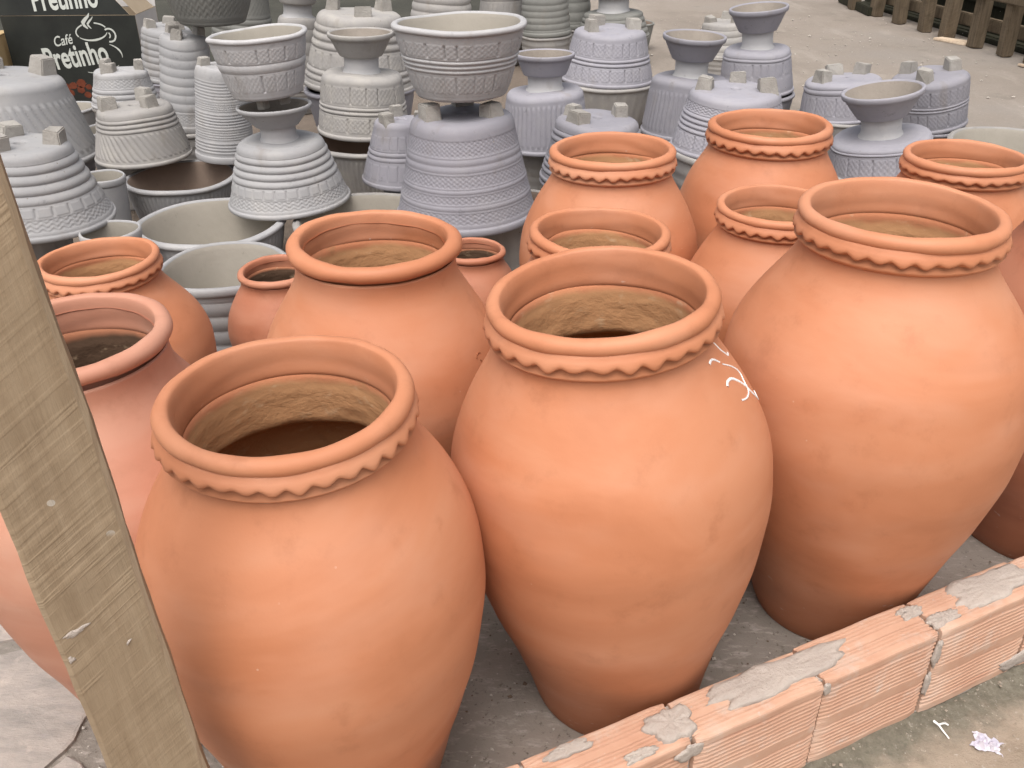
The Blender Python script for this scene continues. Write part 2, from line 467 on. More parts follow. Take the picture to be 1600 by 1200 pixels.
def dark_patch(name, outline, z, mat, seed):
    """flat dark ground patch with a wandering edge"""
    rg = random.Random(seed); ring = []
    n = len(outline)
    for i in range(n):
        a = Vector((*outline[i], 0)); b = Vector((*outline[(i + 1) % n], 0))
        m = max(2, int((b - a).length / .12))
        for k in range(m):
            p = a.lerp(b, k / m); ring.append((p.x + rg.uniform(-.035, .035), p.y + rg.uniform(-.035, .035), z))
    return tag(link(name, mesh(name, ring, [tuple(range(len(ring)))], mat, False)), kind='structure')
def dark_ground_mat(name, a, b, spots, sc=8):
    t = NT(name); v = t.mapping('Object')
    c = t.ramp(t.noise(v, sc * .3, 6, .65), [(.3, a), (.7, b)])
    c = t.mix(t.math('MULTIPLY', t.mask(t.noise(v, sc * 4, 5, .75), .55, .75), .6), c, spots)
    return t.done(c, .95, t.bump(t.math('ADD', t.noise(v, 40, 8, .75), t.noise(v, 7, 4)), .6, .012), .15)
M['gap_shade'] = dark_ground_mat('painted gap shade', (.14, .112, .09), (.185, .15, .122), (.23, .195, .165))  # brown tone that paints the shade in the gaps between pots
M['back_strip'] = dark_ground_mat('dark back strip', (.045, .045, .038), (.072, .070, .058), (.10, .096, .08), 5)
dark_patch('gap_shade', [(-2.6, 2.0), (-1.0, 2.05), (1.3, 2.5), (1.7, 3.2), (2.15, 3.9), (2.1, 4.3), (1.5, 4.95), (1.45, 5.2), (.9, 5.4), (.8, 6.9), (.1, 7.0), (-3.2, 6.3)], .004, M['gap_shade'], 1)  # added sheet: shade under the grey pots painted onto the road ground
dark_patch('back_strip', [(-12, 6.2), (-3.2, 6.2), (.1, 6.9), (.62, 7.3), (.75, 9.2), (.3, 14), (-12, 16)], .008, M['back_strip'], 2)  # dark grey-brown strip of ground across the far back

# ------------------------------------------------------------------ soil and moss outside the wall
def soil_mat():
    t = NT('mossy soil')
    v = t.mapping('Object')
    c = t.ramp(t.noise(v, 5, 6, .65), [(.3, (.27, .215, .16)), (.55, (.36, .29, .225)), (.75, (.42, .345, .275))])
    sp = t.n('SeparateXYZ'); t.l(t.tc.outputs['Object'], sp.inputs[0])
    d = t.math('ADD', t.math('MULTIPLY', sp.outputs['X'], -.4226), t.math('MULTIPLY', sp.outputs['Y'], .9063))
    d = t.math('ADD', d, t.math('MULTIPLY', t.math('SUBTRACT', t.noise(v, 11, 6, .7), .5), .12))
    moss = t.mask(d, .60, .66)
    mc = t.ramp(t.noise(v, 60, 4, .7), [(.35, (.115, .106, .080)), (.65, (.195, .18, .142))])
    c = t.mix(t.math('MULTIPLY', moss, .9), c, mc)
    c = t.mix(t.math('MULTIPLY', t.mask(t.noise(v, 110, 4, .7), .6, .7), .6), c, (.52, .46, .40))
    h = t.math('ADD', t.noise(v, 60, 8, .75), t.math('MULTIPLY', t.noise(v, 14, 4), 1.5))
    return t.done(c, .95, t.bump(h, .7, .01), .15)
M['soil'] = soil_mat()
SOIL = -.050
def soil_sheet():
    rg = np.random.RandomState(8)
    V = []; nx, ny = 110, 34
    for j in range(ny + 1):
        for i in range(nx + 1):
            n = .735 - .6 * (j / ny) ** 1.2
            p = wall_pt(-.3 + 2.6 * i / nx, n, 0)
            bank = .020 * math.exp(-((.70 - n) / .05) ** 2 if n < .70 else 0)
            p.z = SOIL + .004 + bank * (.65 + .35 * math.sin(i * .37) * math.sin(i * .11 + 1)) + rg.uniform(0, .006) + .003 * math.sin(p.x * 31) * math.sin(p.y * 27)
            V.append(p[:])
    F = [(j * (nx + 1) + i, (j + 1) * (nx + 1) + i, (j + 1) * (nx + 1) + i + 1, j * (nx + 1) + i + 1) for j in range(ny) for i in range(nx)]
    return link('soil', mesh('soil', V, F, M['soil']))
tag(soil_sheet(), kind='structure')
ground_sheet('ground', SS, [-60, -10, -2, .2, .731], SOIL - .012, M['soil'])

# ------------------------------------------------------------------ brick wall
def brick_mat():
    t = NT('hollow clay brick')
    v = t.mapping('Object', rand=True)
    c = t.ramp(t.noise(v, 8, 5, .6), [(.3, (.465, .265, .18)), (.55, (.525, .325, .23)), (.75, (.56, .40, .31))])
    vs = t.mapping('Object', scale=(.12, 1, 1), rand=True)
    c = t.mix(t.math('MULTIPLY', t.mask(t.noise(vs, 70, 4, .6), .5, .7), .35), c, (.62, .46, .36))
    c = t.mix(t.math('MULTIPLY', t.mask(t.noise(v, 14, 6, .7), .52, .68), .55), c, (.50, .40, .335))
    c = t.mix(t.math('MULTIPLY', t.mask(t.noise(v, 40, 6, .75), .6, .7), .7), c, (.47, .43, .39))
    c = t.mix(t.math('MULTIPLY', t.mask(t.noise(vs, 22, 4, .7), .62, .7), .4), c, (.40, .19, .12))
    h = t.math('ADD', t.noise(v, 90, 6, .7), t.math('MULTIPLY', t.noise(vs, 160, 3), .8))
    return t.done(c, .88, t.bump(h, .18, .002), .2)
M['brick'] = brick_mat()
M['mortar'] = cement('cement mortar', (.39, .335, .295), (.48, .42, .37), 20, .8, (.27, .225, .195))
wall = empty('brick_wall', wall_pt(.3, .73, 0)[:])
tag(wall, 'low wall of ribbed hollow orange bricks with mortar smears on top', 'wall')
N0, N1, H0, H1 = .689, .770, -.032, .165
S_JOINT = .857
PITCH = .2455
def brick_profile():
    """cross-section in (n, z): grooved front face, grooved top, plain back and base"""
    P = []
    r = .006
    zs = np.linspace(H0 + r, H1 - r, 101)
    for k, z in enumerate(zs):
        u = (z - H0) / (H1 - H0)
        band = 0.0 if (u > .90 or u < .06 or abs(u - .48) < .05) else 1.0
        gr = .0019 * band * (1 if k % 5 in (1, 2) else 0)
        P.append((N0 + gr + (.0015 if .885 < u < .905 else 0), z))
    for a in (30, 60): P.append((N0 + r - r * math.cos(R_(a)), H1 - r + r * math.sin(R_(a))))
    ns = np.linspace(N0 + r, N1 - r, 51)
    for k, n in enumerate(ns):
        u = (n - N0) / (N1 - N0)
        band = 1.0 if (.14 < u < .44 or .56 < u < .88) else 0.0
        P.append((n, H1 - .0026 * band * (1 if k % 5 in (1, 2) else 0)))
    for a in (60, 30): P.append((N1 - r + r * math.cos(R_(a)), H1 - r + r * math.sin(R_(a))))
    P += [(N1, H1 - r), (N1, H0), (N0, H0)]
    return P
bp = brick_profile()
def brick_mesh(L, seed):
    rg = random.Random(seed)
    ns = 13
    m = len(bp)
    V = []
    for i in range(ns):
        x = -L / 2 + L * i / (ns - 1)
        e = min(i, ns - 1 - i)
        sh = .0025 if e == 0 else 0
        for k, (n, z) in enumerate(bp):
            wob = .0004 * math.sin(x * 25 + seed) + .0003 * math.sin(x * 61 + 2 * seed)
            zz = z; nn = n
            if e == 0:
                zz = z - (.0035 * rg.random() + .001) * (1 if z > H1 - .02 else 0); nn = n + (.002 + .002 * rg.random()) * (1 if n < N0 + .004 else 0)
            V.append((x, nn - .73 + wob, zz + wob * .6))
    F = []
    for i in range(ns - 1):
        for k in range(m):
            q = (k + 1) % m
            F.append((i * m + k, i * m + q, (i + 1) * m + q, (i + 1) * m + k))
    F.append(tuple(range(m))[::-1]); F.append(tuple((ns - 1) * m + k for k in range(m)))
    F = [tuple(reversed(f)) for f in F]
    return mesh('brick', V, F, M['brick'], False)
ang = math.atan2(WD.y, WD.x)
wall_frame = wall
wall.rotation_euler = (0, 0, ang)
base_s = .3
brng = random.Random(3)
for k in range(-5, 6):
    sc = S_JOINT + (k + .5) * PITCH
    if sc < .12 or sc > 2.3: continue
    b = link('brick', brick_mesh(PITCH - .007, k * 7 + 50), wall, (sc - base_s, brng.uniform(-.0025, .0025), brng.uniform(-.002, .0025)), (brng.uniform(-.006, .006), 0, brng.uniform(-.008, .008)))
# recessed joint mortar and mortar bed
def rough_box(x0, x1, y0, y1, z0, z1, nseg, jit, rg):
    V = []; F = []
    nz = max(2, int((z1 - z0) / .012)); nxs = max(1, nseg)
    per = []
    for i in range(nxs + 1): per.append((x0 + (x1 - x0) * i / nxs, y0))
    for i in range(1, nxs + 1): per.append((x1 + (x0 - x1) * 0, y0 + (y1 - y0) * i / nxs))
    for i in range(1, nxs + 1): per.append((x1 + (x0 - x1) * i / nxs, y1))
    for i in range(1, nxs): per.append((x0, y1 + (y0 - y1) * i / nxs))
    m = len(per)
    for j in range(nz + 1):
        for (x, y) in per:
            V.append((x + rg.uniform(-jit, jit), y + rg.uniform(-jit, jit), z0 + (z1 - z0) * j / nz + (rg.uniform(-jit, jit) if j == nz else 0)))
    for j in range(nz):
        for k in range(m):
            q = (k + 1) % m
            F.append((j * m + k, j * m + q, (j + 1) * m + q, (j + 1) * m + k))
    F.append(tuple(nz * m + k for k in range(m)))
    return V, F
for k in range(-4, 6):
    s = S_JOINT + k * PITCH
    if s < .2 or s > 2.2: continue
    V, F = rough_box(s - base_s - .005, s - base_s + .005, N0 - .73 + .011, N1 - .73 - .006, -.04, H1 - .008, 4, .0032, brng)
    link('joint_mortar', mesh('joint_mortar', V, F, M['mortar'], False), wall)
V, F = rough_box(-.17, 1.95, N0 - .73 + .004, N1 - .73 + .004, -.06, H0 + .002, 60, .002, brng)
link('mortar_bed', mesh('mortar_bed', V, F, M['mortar'], False), wall)

def mortar_patch(s0, s1, n0, n1, th, seed, n=46):
    """smeared dab of mortar lying on the wall top: ragged outline, low dome"""
    rg = random.Random(seed)
    ph = [rg.uniform(0, 6.28) for _ in range(6)]
    cs, cn = (s0 + s1) / 2, (n0 + n1) / 2
    V = []; F = []
    rings = [(1.0, -.004), (1.0, .35), (.93, .8), (.75, 1.0), (.4, .95)]
    for f, hh in rings:
        for k in range(n):
            a = 2 * PI * k / n
            sq = 1 / max(abs(math.cos(a)), abs(math.sin(a))) ** .62
            w = 1 + .10 * math.sin(3 * a + ph[0]) + .08 * math.sin(5 * a + ph[1]) + .06 * math.sin(9 * a + ph[2]) + (.025 * math.sin(14 * a + ph[3]) + rg.uniform(-.035, .035)) * (1 if f > .8 else .3)
            x = cs + (s1 - s0) / 2 * f * w * sq * math.cos(a) * .93; y = cn + (n1 - n0) / 2 * f * w * sq * math.sin(a) * .9
            y = min(max(y, N0 + .001), N1 - .001)
            z = H1 + (th * hh if hh > 0 else hh) + rg.uniform(-.0016, .0016)
            V.append((x - base_s, y - .73, z))
    for i in range(len(rings) - 1):
        for k in range(n):
            q = (k + 1) % n
            F.append((i * n + k, i * n + q, (i + 1) * n + q, (i + 1) * n + k))
    V.append((cs - base_s, cn - .73, H1 + th)); c = len(V) - 1; o = (len(rings) - 1) * n
    for k in range(n): F.append((o + k, o + (k + 1) % n, c))
    return link('mortar_patch', mesh('mortar_patch', V, F, M['mortar'], True), wall)
mortar_patch(.665, .935, .707, .764, .006, 1)
mortar_patch(.555, .635, .700, .758, .006, 2)
mortar_patch(1.17, 1.36, .702, .768, .007, 3)
mortar_patch(1.065, 1.115, .735, .762, .003, 4)
mortar_patch(.40, .475, .745, .766, .003, 5)
mortar_patch(.34, .41, .700, .735, .004, 6)
mortar_patch(.50, .555, .695, .712, .003, 7)
mortar_patch(1.095, 1.165, .700, .728, .003, 8)
mortar_patch(1.40, 1.62, .705, .765, .006, 9)
def mortar_smear(s, z, ws, hz, seed):
    """thin smear of mortar wiped down the front face beside a joint"""
    rg = random.Random(seed); n = 30; V = []; F = []
    ph = [rg.uniform(0, 6.28) for _ in range(4)]
    for f, d in ((1.0, -.003), (1.0, .0003), (.78, .0011), (.35, .0014)):
        for k in range(n):
            a = 2 * PI * k / n
            w = 1 + .18 * math.sin(2 * a + ph[0]) + .14 * math.sin(5 * a + ph[1]) + .08 * math.sin(9 * a + ph[2]) + rg.uniform(-.05, .05)
            V.append((s - base_s + ws * f * w * math.cos(a), N0 - .73 - d + rg.uniform(-.0004, .0004), min(z + hz * f * w * math.sin(a), H1 - .003)))
    for i in range(3):
        for k in range(n):
            q = (k + 1) % n; F.append((i * n + k, i * n + q, (i + 1) * n + q, (i + 1) * n + k))
    V.append((s - base_s, N0 - .7314, z)); F += [(3 * n + k, 3 * n + (k + 1) % n, 4 * n) for k in range(n)]
    return link('mortar_smear', mesh('mortar_smear', V, F, M['mortar']), wall)
for q_ in ((.606, .142, .022, .016, 1), (1.106, .115, .007, .034, 3), (1.103, .045, .006, .03, 7), (1.35, -.008, .045, .018, 4), (.861, .150, .008, .012, 5), (1.55, -.012, .05, .014, 6)): mortar_smear(*q_)

# ------------------------------------------------------------------ wooden post
def wood_mat(name, c0, c1, c2, dirt=.5, sawn=1.0):
    t = NT(name)
    v = t.mapping('Object', rand=True)
    vg = t.mapping('Object', scale=(9, 9, .8), rand=True)
    c = t.ramp(t.noise(vg, 6, 5, .6, .3), [(.3, c0), (.5, c1), (.72, c2)])
    v1 = t.mapping('Object', rot=(0, R_(-58), 0), rand=True)
    m2 = t.n('Mapping'); m2.inputs['Scale'].default_value = (95, 6, 5); t.l(v1, m2.inputs['Vector'])
    m3 = t.n('Mapping'); m3.inputs['Scale'].default_value = (38, 4, 3.5); t.l(v1, m3.inputs['Vector'])
    streak = t.math('ADD', t.mask(t.noise(m2.outputs[0], 1.9, 2, .5, .06), .44, .64), t.math('MULTIPLY', t.mask(t.noise(m3.outputs[0], 1.5, 2, .5, .06), .45, .65), .35))
    pm = t.mask(t.noise(v, 5, 3), .38, .62)
    saw = t.math('MULTIPLY', t.math('MULTIPLY', streak, t.math('ADD', t.math('MULTIPLY', pm, .7), .3)), sawn)
    c = t.mix(t.math('MULTIPLY', saw, .15), c, tuple(min(1, x * 1.5) for x in c2))
    c = t.mix(t.math('MULTIPLY', t.mask(t.noise(v, 11, 6, .7), .5, .7), dirt), c, tuple(x * .72 for x in c0))
    vo = t.n('TexVoronoi'); vo.inputs['Scale'].default_value = 26; t.l(v, vo.inputs['Vector'])
    sk = t.math('MULTIPLY', t.math('LESS_THAN', vo.outputs['Distance'], .12), t.mask(t.noise(v, 7, 2), .6, .64))
    c = t.mix(t.math('MULTIPLY', sk, .6), c, (.55, .52, .47))
    h = t.math('ADD', t.math('MULTIPLY', saw, .7), t.math('ADD', t.noise(vg, 24, 5, .6), t.math('MULTIPLY', t.noise(v, 130, 3), .4)))
    return t.done(c, .85, t.bump(h, .3, .003), .2)
M['post'] = wood_mat('weathered post wood', (.25, .183, .118), (.295, .222, .147), (.335, .258, .176), .22)
M['post_edge'] = wood_mat('paler post arris', (.36, .28, .19), (.42, .33, .23), (.46, .37, .27), .2, 0.0)
pw, pt = .0875, .045
prot = R_(27)
post = empty('wooden_post', (-.364, .655, 0.0), (0, R_(-2.6), prot))
tag(post, 'weathered grey-brown sawn wooden post standing at the near end of the brick wall', 'post')
def post_mesh():
    V = []; F = []; ns = 64; L = 1.85
    ch = .005
    rg = random.Random(5)
    pts = [(-pw / 2 + ch, -pt / 2), (pw / 2 - ch, -pt / 2), (pw / 2, -pt / 2 + ch), (pw / 2, pt / 2 - ch), (pw / 2 - ch, pt / 2), (-pw / 2 + ch, pt / 2), (-pw / 2, pt / 2 - ch), (-pw / 2, -pt / 2 + ch)]
    m = len(pts)
    for i in range(ns + 1):
        z = L * i / ns - .10
        b = .0012 * math.sin(z * 9) + .0008 * math.sin(z * 23 + 1)
        for k, (x, y) in enumerate(pts):
            V.append((x + b + rg.uniform(-.0006, .0006), y + rg.uniform(-.0005, .0005), z))
    mi = []
    for i in range(ns):
        for k in range(m):
            q = (k + 1) % m
            F.append((i * m + k, i * m + q, (i + 1) * m + q, (i + 1) * m + k)); mi.append(1 if k == 1 else 0)
    F.append(tuple(range(m))[::-1]); F.append(tuple(ns * m + k for k in range(m))); mi += [0, 0]
    return mesh('timber', V, F, [M['post'], M['post_edge']], False, mi)
link('timber', post_mesh(), post)
# dried mortar splashes stuck to the post face
def splash(cx, cz, sx, sz, seed, rot):
    rg = random.Random(seed); n = 22
    V = []; F = []
    for f, d in ((1.0, 0.0003), (.8, .0010), (.4, .0014)):
        for k in range(n):
            a = 2 * PI * k / n
            w = 1 + .22 * math.sin(3 * a + seed) + .16 * math.sin(7 * a + 2 * seed) + rg.uniform(-.08, .08)
            x, z = sx * f * w * math.cos(a), sz * f * w * math.sin(a)
            V.append((cx + x * math.cos(rot) - z * math.sin(rot), -pt / 2 - d, cz + x * math.sin(rot) + z * math.cos(rot)))
    for i in range(2):
        for k in range(n):
            q = (k + 1) % n; F.append((i * n + k, i * n + q, (i + 1) * n + q, (i + 1) * n + k))
    V.append((cx, -pt / 2 - .0014, cz)); F += [(2 * n + k, 2 * n + (k + 1) % n, 3 * n) for k in range(n)]
    link('mortar_splash', mesh('mortar_splash', V, F, M['mortar']), post)
splash(-.024, .665, .012, .0035, 1, R_(18))
splash(-.036, .635, .003, .004, 2, 0)
splash(.014, .632, .004, .0012, 3, R_(50))

# ------------------------------------------------------------------ terracotta jars
PZ = [0, .012, .05, .12, .2, .3, .4, .5, .56, .60, .66, .72, .77, .81, .85, .885, .915, .94, .955, .975]
PR = [.80, .86, .90, .97, 1.06, 1.195, 1.32, 1.415, 1.452, 1.462, 1.448, 1.392, 1.318, 1.24, 1.142, 1.045, .965, .93, .925, .935]
def jar_outer(t, fat):
    zs = np.linspace(0, .975, 200)
    base = np.interp(zs, PZ, PR); k = np.hanning(17); k /= k.sum(); sm = np.convolve(np.pad(base, 8, mode='edge'), k, 'valid')
    w = np.clip((.93 - zs) / .2, 0, 1); w = w * w * (3 - 2 * w)
    w = w * (.35 + .65 * np.clip(zs / .35, 0, 1))
    return np.interp(t, zs, sm * (1 + (fat - 1) * w))
JAR_WOB = {}
JAR_GROUP = 'terracotta jars crowded behind the brick wall'
def make_jar(pos, label, fat, mat, mat_in, frill, seed, rimk=1.0, lip=.055):
    x, y, R, h, lean = pos
    rg = np.random.RandomState(seed)
    root = empty('clay_jar', (x, y, .006), (0, R_(lean), R_(0)))
    tag(root, label, 'jar', JAR_GROUP)
    ns = 128
    th = np.linspace(0, 2 * PI, ns, endpoint=False)
    tz = np.concatenate([np.linspace(0, .05, 6), np.linspace(.07, .93, 62), np.linspace(.94, .975, 5)])
    ro = jar_outer(tz, fat) * R
    a = rg.uniform(0, 6.28, 12)
    def wob(tzv):
        T, Z = np.meshgrid(th, tzv)
        return wob1(T, Z)
    def wob1(T, Z):
        return 1 + (.006 * np.sin(2 * T + a[0] + Z * 2) + .004 * np.sin(3 * T + a[1] - 3 * Z) + .003 * np.sin(5 * T + a[2] + 4 * Z)
                    + .0035 * np.sin(Z * 19 + a[3] + .4 * np.sin(T + a[4])) + .002 * np.sin(Z * 47 + a[5] + np.sin(2 * T + a[6])) + .0015 * np.sin(9 * T + a[7] + 13 * Z)) * np.clip((.97 - Z) * 8, .25, 1)
    JAR_WOB[label] = wob1
    rows = [np.stack([np.cos(th)[None] * ro[:, None] * wob(tz), np.sin(th)[None] * ro[:, None] * wob(tz), np.repeat((tz * h)[:, None], ns, 1)], -1)]
    # inner wall
    tube = lip * R
    TH0 = .945
    rin = R * .835
    ti = np.concatenate([[TH0 + .018, TH0 + .004, TH0 - .002], np.linspace(.935, .06, 92), [.045, .035]])
    wallth = np.interp(ti, [0, .3, .88, .975], [.022, .020, .018, .020]) * (R / .155)
    ri = np.maximum(jar_outer(np.minimum(ti, .93), fat) * R - wallth, .03)
    ri = np.minimum(ri, R * (.832 + .22 * np.clip(TH0 - ti, 0, 1)) + R * .6 * np.clip((.842 - ti) / .07, 0, 1) ** 1.5 * (1 + .0 * ti))
    ri[:3] = [R * .90, R * .85, R * .834]
    ri[-2:] = [ri[-3] * .92, ri[-3] * .6]
    lump = 1 + (.004 * np.sin(ti * 60 + a[8]))[:, None] * (ti < .88)[:, None] + .006 * np.sin(4 * th + a[9])[None] * (ti < .86)[:, None] + .004 * np.sin(11 * th[None] + ti[:, None] * 40 + a[10]) * (ti < .86)[:, None]
    rows.append(np.stack([np.cos(th)[None] * ri[:, None] * lump, np.sin(th)[None] * ri[:, None] * lump, np.repeat((ti * h)[:, None], ns, 1)], -1))
    V = np.concatenate(rows, 0)
    rm = [0] * (len(tz) - 1) + [0] + [1] * (len(ti) - 1)
    me = grid_mesh('jar_body', V, [mat, mat_in], rm, True, True)
    link('body', me, root)
    # rolled lip running down into the flared throat
    Rc = R - tube
    zc = h
    prof = [(Rc + tube * 1.04 * math.cos(R_(p)), tube * math.sin(R_(p)), 1.0) for p in range(-150, 121, 15)]
    p0 = prof[-1]; z1 = TH0 * h - zc
    for u in np.linspace(0, 1, 15)[1:]:
        b = 1 - u
        q1 = (p0[0] - tube * .45, p0[1] - tube * .5); q2 = (rin + .10 * (p0[0] - rin), z1 * .55)
        prof.append((b ** 3 * p0[0] + 3 * b * b * u * q1[0] + 3 * b * u * u * q2[0] + u ** 3 * rin, b ** 3 * p0[1] + 3 * b * b * u * q1[1] + 3 * b * u * u * q2[1] + u ** 3 * z1, b))
    prof += [(rin + .01 * R, z1 - .002, 0.0), (rin + .05 * R, z1 - .003, 0.0)]
    L = []
    sag = R * .012 * np.sin(th + a[3]) + R * .010 * np.sin(2 * th + a[5])
    for (pr_, pz_, f_) in prof:
        oval = 1 + .006 * np.sin(2 * th + a[0]) + .004 * np.sin(3 * th + a[11])
        irr = 1 + (.06 * np.sin(2 * th + a[1]) + .05 * np.sin(5 * th + a[2]) + .03 * np.sin(13 * th + a[4])) * f_
        rr = Rc * oval + (pr_ - Rc) * irr + .0007 * (1 - f_) * np.sin(pz_ * 190 + 1.5 * np.sin(th + a[6]) + np.sin(th * 3 + a[7]))
        L.append(np.stack([rr * np.cos(th), rr * np.sin(th), zc + pz_ * np.where(f_ == 1.0, irr, 1) + sag * f_], -1))
    link('rim', grid_mesh('jar_rim', np.array(L), [mat]), root)
    # flared inner throat joins lip and neck
    if frill:
        n2 = 420; t2 = np.linspace(0, 2 * PI, n2, endpoint=False)
        nf = frill
        lob = np.append(rg.uniform(.75, 1.2, 7), 1.0)
        jit = np.interp(t2, np.linspace(0, 2 * PI, nf + 1), np.append(rg.uniform(.5, 1.25, nf), 1.0))
        ph0 = np.interp(t2, np.linspace(0, 2 * PI, 9), np.append(rg.uniform(-.9, .9, 8), 0))
        w = .5 + .5 * np.cos(nf * t2 + ph0); w = w ** .8 * jit * np.interp(t2, np.linspace(0, 2 * PI, 8), lob)
        irr = R * .012 * np.sin(t2 + a[3]) + R * .010 * np.sin(2 * t2 + a[5])
        zl = h - tube * .62
        f = R / .16
        rn = jar_outer(np.array([.93]), fat)[0] * R
        w = w * .8
        secs = [(Rc + 0 * w, zl + .004 * f + 0 * w), (R * .985 + 0 * w, zl + .0005 * f + 0 * w),
                (R * .985 + .001 * f + 0 * w, zl - .0035 * f + 0 * w), (R + .0015 * f + .001 * f * w, zl - .0065 * f - .0015 * f * w),
                (R + .0035 * f + .0022 * f * w, zl - .011 * f - .0055 * f * w), (R + .004 * f + .003 * f * w, zl - .0145 * f - .0085 * f * w),
                (R + .002 * f + .0028 * f * w, zl - .0165 * f - .0098 * f * w), (R - .0025 * f + .0015 * f * w, zl - .0188 * f - .0078 * f * w),
                (R - .008 * f + 0 * w, zl - .0235 * f - .0035 * f * w), (rn + .010 * f, zl - .030 * f - .001 * f * w), (rn + .003, zl - .038 * f + 0 * w), (rn - .005, zl - .043 * f + 0 * w)]
        G_ = [np.stack([r_ * np.cos(t2), r_ * np.sin(t2), z_ + irr], -1) for r_, z_ in secs]
        link('frill', grid_mesh('jar_frill', np.array(G_)[::-1].copy(), [mat]), root)
    return root

JL = [
 ('A', 'large orange terracotta jar with crimped collar, closest to the wooden post', 1.03, 'terra', 'in', 34),
 ('B', 'orange terracotta jar with a white chalk scribble on its shoulder', 1.04, 'terra', 'in', 30),
 ('C', 'broadest terracotta jar, its crimped mouth sloping, beyond the chalk-marked jar along the wall', 1.13, 'terra', 'in', 30),
 ('D', 'wide terracotta jar with a thick plain rolled rim, standing between grey basins and chalk-marked jar', 1.03, 'terra', 'in', 0),
 ('E', 'crimped terracotta jar whose whole mouth shows, beside the biggest grey upside-down planter', 1.02, 'terra', 'in', 30),
 ('F', 'crimped terracotta jar farthest back, in front of the zigzag-banded three-footed grey planter', .98, 'terra', 'in', 28),
 ('G', 'crimped terracotta jar cut by the picture edge, in front of the lilac-grey pedestal planter', 1.0, 'terra', 'in', 26),
 ('H', 'crimped terracotta jar behind the wooden post, in front of the ridged grey planter', 1.12, 'terra', 'in', 28),
 ('I', 'dusty pinkish terracotta jar with plain rolled rim, half hidden by the wooden post', 1.1, 'terra_pink', 'in_red', 0),
 ('J', 'small dark-mouthed reddish jar with plain rim beside the low wide grey basins', 1.0, 'terra_red', 'in_red', 0),
 ('K', 'smallest reddish plain-rimmed jar, peeping out behind the thick plain-rimmed terracotta jar', 1.0, 'terra_red', 'in_red', 0),
 ('L', 'terracotta jar whose crimped mouth just shows over the rim of the chalk-marked jar', 1.0, 'terra', 'in', 28),
 ('M', 'crimped terracotta jar with its mouth half covered by the broadest jar', 1.03, 'terra', 'in', 28),
 ('N', 'shadowed dark red terracotta jar at the far end of the wall, behind the broadest jar', 1.0, 'terra_red', 'in', 30),
]
JAR = {}
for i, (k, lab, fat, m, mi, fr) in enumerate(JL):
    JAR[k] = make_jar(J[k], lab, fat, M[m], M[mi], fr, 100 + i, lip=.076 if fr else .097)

# white chalk price scribble on the chalk-marked jar, and a scratched mark on the plain-rimmed one
M['chalk'] = cement('white chalk', (.80, .78, .77), (.90, .88, .87), 60, .2, (.7, .6, .55))
M['scratch'] = cement('scratched clay', (.30, .11, .05), (.34, .13, .065), 40, .2, (.25, .09, .04))
CHALK = [[(-0.5737, 0.6809), (-0.5291, 0.6829), (-0.4751, 0.6801), (-0.4011, 0.6706)], [(-0.3784, 0.6659), (-0.3083, 0.6583), (-0.2289, 0.6485), (-0.1621, 0.6368), (-0.1512, 0.6287), (-0.1782, 0.6242), (-0.2015, 0.6193), (-0.2123, 0.613), (-0.2503, 0.6107), (-0.3145, 0.6115), (-0.3791, 0.6148), (-0.4352, 0.6193)], [(-0.5014, 0.6451), (-0.4694, 0.6481), (-0.4117, 0.6472), (-0.3627, 0.6432), (-0.3216, 0.6373), (-0.2685, 0.6279), (-0.2129, 0.6151), (-0.1602, 0.5985), (-0.0158, 0.5696), (-0.0132, 0.5732), (0.0041, 0.5782), (0.0146, 0.5806)], [(-0.4159, 0.705), (-0.2993, 0.6886), (-0.2252, 0.6735), (-0.1635, 0.6634), (-0.1208, 0.656), (-0.0713, 0.6554)]]
CW = [(.0022, .0010), (.0008, .0014), (.0023, .0009), (.0007, .0013)]
SCR = [[(-0.5493, 0.532), (-0.5467, 0.5351), (-0.5268, 0.5379), (-0.4971, 0.5382), (-0.4781, 0.5365)], [(-0.5079, 0.5267), (-0.4958, 0.5221), (-0.5022, 0.5193)]]
def surf_strokes(k, strokes, widths, name, mat, fat):
    x, y, R, h, lean = J[k]
    wb = JAR_WOB[JAR[k]['label']]
    V = []; F = []
    for st, (w0, w1) in zip(strokes, widths):
        P = np.array(st); tt = np.linspace(0, len(P) - 1, len(P) * 7)
        # Catmull-Rom through the stroke
        Q = []
        for u in tt:
            i = min(int(u), len(P) - 2); f = u - i
            p0, p1, p2, p3 = P[max(i - 1, 0)], P[i], P[i + 1], P[min(i + 2, len(P) - 1)]
            Q.append(.5 * ((2 * p1) + (-p0 + p2) * f + (2 * p0 - 5 * p1 + 4 * p2 - p3) * f * f + (-p0 + 3 * p1 - 3 * p2 + p3) * f ** 3))
        Q = np.array(Q)
        def at(q, lift):
            r = jar_outer(np.array([q[1] / h]), fat)[0] * R * wb(q[0], q[1] / h)
            return Vector(((r + lift) * math.cos(q[0]), (r + lift) * math.sin(q[0]), q[1]))
        C_ = [at(q, .0012) for q in Q]
        n = len(C_)
        o = len(V)
        for i in range(n):
            d = (C_[min(i + 1, n - 1)] - C_[max(i - 1, 0)]).normalized()
            nr = Vector((C_[i].x, C_[i].y, R * .9)).normalized()
            sd = d.cross(nr).normalized()
            w = w0 + (w1 - w0) * i / (n - 1)
            w *= 1 + .25 * math.sin(i * 1.7)
            V += [(C_[i] + sd * w - nr * .002)[:], (C_[i] + sd * w * .8)[:], (C_[i] - sd * w * .8)[:], (C_[i] - sd * w - nr * .003)[:]]
        for i in range(n - 1):
            for q in range(3):
                F.append((o + i * 4 + q, o + i * 4 + q + 1, o + i * 4 + 5 + q, o + i * 4 + 4 + q))
    return link(name, mesh(name, V, F, mat), JAR[k])
